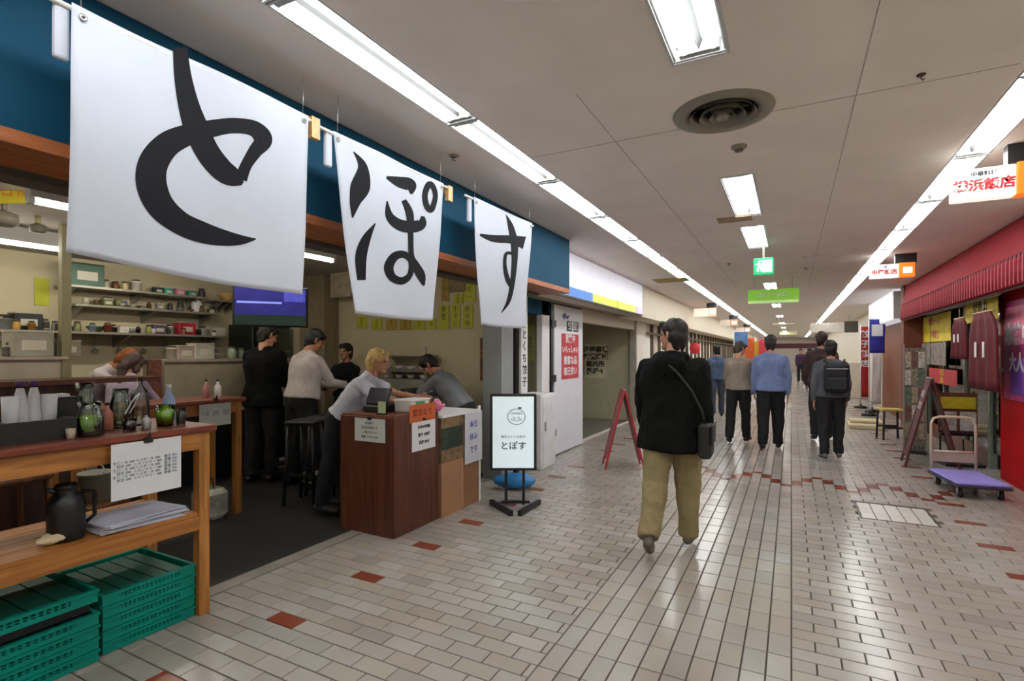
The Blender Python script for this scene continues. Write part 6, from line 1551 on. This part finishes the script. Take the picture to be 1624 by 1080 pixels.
person('tall person with brown hair walking just ahead of the person with the backpack', (g.x-.02, g.y), R(0), H=1.84, legs=((6, 4, 0), (-8, 8, 10)), top=('#4A3A38', 'jacket'), pants='#1A1A1E', hair='#33201C', name_top='jacket', vox=.014)
g = at_d(1137, 660, 12.5)
person('person in a blue grey top partly hidden behind the man in the grey brown jacket', (g.x, g.y), R(10), H=1.66, legs=((6, 4, 0), (-8, 8, 10)), top=('#4E6078', 'jacket'), pants='#3A4250', name_top='jacket', vox=.014)
for i, (px, d, c, lab) in enumerate(((1284, 22, '#3A2E34', 'distant person in dark clothes near the end of the corridor'), (1270, 27, '#4A3550', 'very distant person in purple grey, beyond the dark one'), (1296, 19, '#5E5648', 'distant person in olive grey close to the far cream wall'))):
    g = at_d(px, 600, d)
    person(lab, (g.x, g.y), R(180 if i == 1 else 0), H=1.7, legs=((6, 4, 0), (-8, 8, 10)), top=(c, 'jacket'), pants='#222228', name_top='jacket', vox=.018)
# inside the eatery
g = at_d(416, 752, 6.25)
person('man in a black suit standing with his back turned at the kitchen counter', (g.x, g.y), R(20), H=1.85, lean=4, bend_neck=16, legs=((2, 3, 0), (-2, 3, 0)), arms=((20, 55, 5, 20), (18, 60, 5, 20)), head=(-30, 10), top=('#0B0C0E', 'coat'), hem=-.10, pants='#0C0D10', shoes='#0E0E10', name_top='jacket', z0=.004, build=1.0, vox=.012)
g = at_d(478, 762, 6.1)
person('man in a white shirt and black trousers standing beside the man in black', (g.x, g.y), R(-6), H=1.80, lean=10, bend_neck=18, legs=((6, 10, 0), (-2, 3, 0)), arms=((30, 50, 8, 20), (26, 55, 8, 20)), head=(-30, 10), top=('#C9C2C0', 'shirt'), hem=.02, pants='#101114', shoes='#0E0E10', name_top='shirt', z0=.004, build=1.2, vox=.012)
g = at_z(541, 812, 0)
person('blonde woman in a white t-shirt leaning forward over the walnut counter', (g.x-.02, g.y), R(-68), H=1.64, lean=38, bend_neck=-14, legs=((-8, 4, 6), (-14, 4, 8)), arms=((58, 25, 10, 10), (64, 20, 8, 10)), head=(-4, -8), top=('#C6C8D8', 'shirt'), hem=.03, pants='#12141E', shoes='#202024', hair='#C9A76A', hairstyle='bob', sleeve=.5, name_top='t_shirt', female=True, z0=.004, vox=.010)
g = at_d(734, 640, 6.15)
person('man in a grey shirt bending with dark hair at the side wall of the eatery', (g.x, g.y), R(100), H=1.64, lean=38, bend_neck=10, legs=((-6, 4, 0), (-8, 4, 0)), arms=((50, 30, 8, 10), (50, 35, 8, 10)), head=(20, 14), top=('#74787C', 'shirt'), hem=.0, pants='#15161A', name_top='shirt', z0=.004, build=1.1, vox=.012)
g = at_d(549, 640, 7.2)
person('cook in a black apron top facing out beside the side wall', (g.x, g.y), R(190), H=1.62, legs=((0, 2, 0), (-2, 3, 0)), arms=((30, 60, 6, 20), (30, 60, 6, 20)), top=('#14151A', 'shirt'), pants='#15161A', name_top='shirt', z0=.004, vox=.014)
g = at_d(136, 700, 5.9)
person('kitchen worker in a white top bending with orange brown hair behind the raised bar', (g.x, g.y), R(-62), H=1.74, lean=36, bend_neck=24, legs=((-8, 4, 0), (-14, 4, 0)), arms=((60, 20, 8, 10), (60, 20, 8, 10)), head=(0, 12), top=('#C2B8BC', 'shirt'), pants='#1C1A20', hair='#8A4A22', hairstyle='short', name_top='shirt', female=True, z0=.004, vox=.014)
g = at_d(190, 700, 5.35)
person('woman with long brown hair in a pale lavender top behind the bar ledge', (g.x, g.y), R(30), H=1.54, lean=14, bend_neck=24, legs=((-4, 4, 0), (-8, 4, 0)), arms=((40, 30, 8, 10), (40, 30, 8, 10)), head=(-10, 10), top=('#A79AAE', 'shirt'), pants='#1C1A20', hair='#3E2A22', hairstyle='long', name_top='shirt', female=True, z0=.004, vox=.012)
# writing becomes plain mesh, so that every sign's letters are ordinary geometry
dg = bpy.context.evaluated_depsgraph_get()
for o in [o for o in bpy.data.objects if o.type == 'FONT']:
    me = bpy.data.meshes.new_from_object(o.evaluated_get(dg)); me.name = 'lettering'
    n = bpy.data.objects.new('lettering', me); COL.objects.link(n); n.parent = o.parent; n.matrix_basis = o.matrix_basis.copy()
    bpy.data.objects.remove(o)
# pieces of a part go one level below it
SUBS = {'eyelet': ('cloth',), 'tube_holder': ('tray',), 'wheel': ('fork',), 'stripe': ('body',), 'front_pocket': ('body',), 'flap': ('body',), 'cap': ('body', 'shade'), 'lid': ('body',), 'print_patch': ('body',),
        'clip': ('sheet', 'board'), 'lettering': ('face', 'sheet', 'board', 'panel', 'cloth', 'flag_cloth', 'face_panel', 'card'), 'hinge': ('door_panel',), 'photo': ('board', 'backing'), 'leaflet': ('back_board',), 'eye': ('body',), 'mouth': ('body',),
        'handle': ('glass', 'bag', 'body', 'door'), 'sheet_patch': ('sheet',), 'end_mark': ('end_panel',), 'screen_band': ('screen',), 'screen_patch': ('screen',), 'screen_line': ('screen',), 'logo': ('face',), 'folded_panel': ('walls',),
        'ladle_bowl': ('ladle_handle',), 'seat_pad': ('seat',), 'sticker': ('body',), 'spout': ('body',), 'mark': ('flag_cloth', 'sheet')}
base = lambda o: o.name.split('.')[0]
for root in [o for o in bpy.data.objects if o.parent is None and o.children]:
    kids = sorted(root.children, key=lambda o: o.name)
    for o in kids:
        if base(o) in SUBS:
            for pn in SUBS[base(o)]:
                cand = [c for c in kids if base(c) == pn and c.parent is root]
                if cand:
                    same = [c for c in kids if base(c) == base(o)]
                    p = cand[same.index(o) % len(cand)]
                    if o.parent is root and p is not o: o.matrix_basis = p.matrix_basis.inverted() @ o.matrix_basis; o.parent = p
                    break
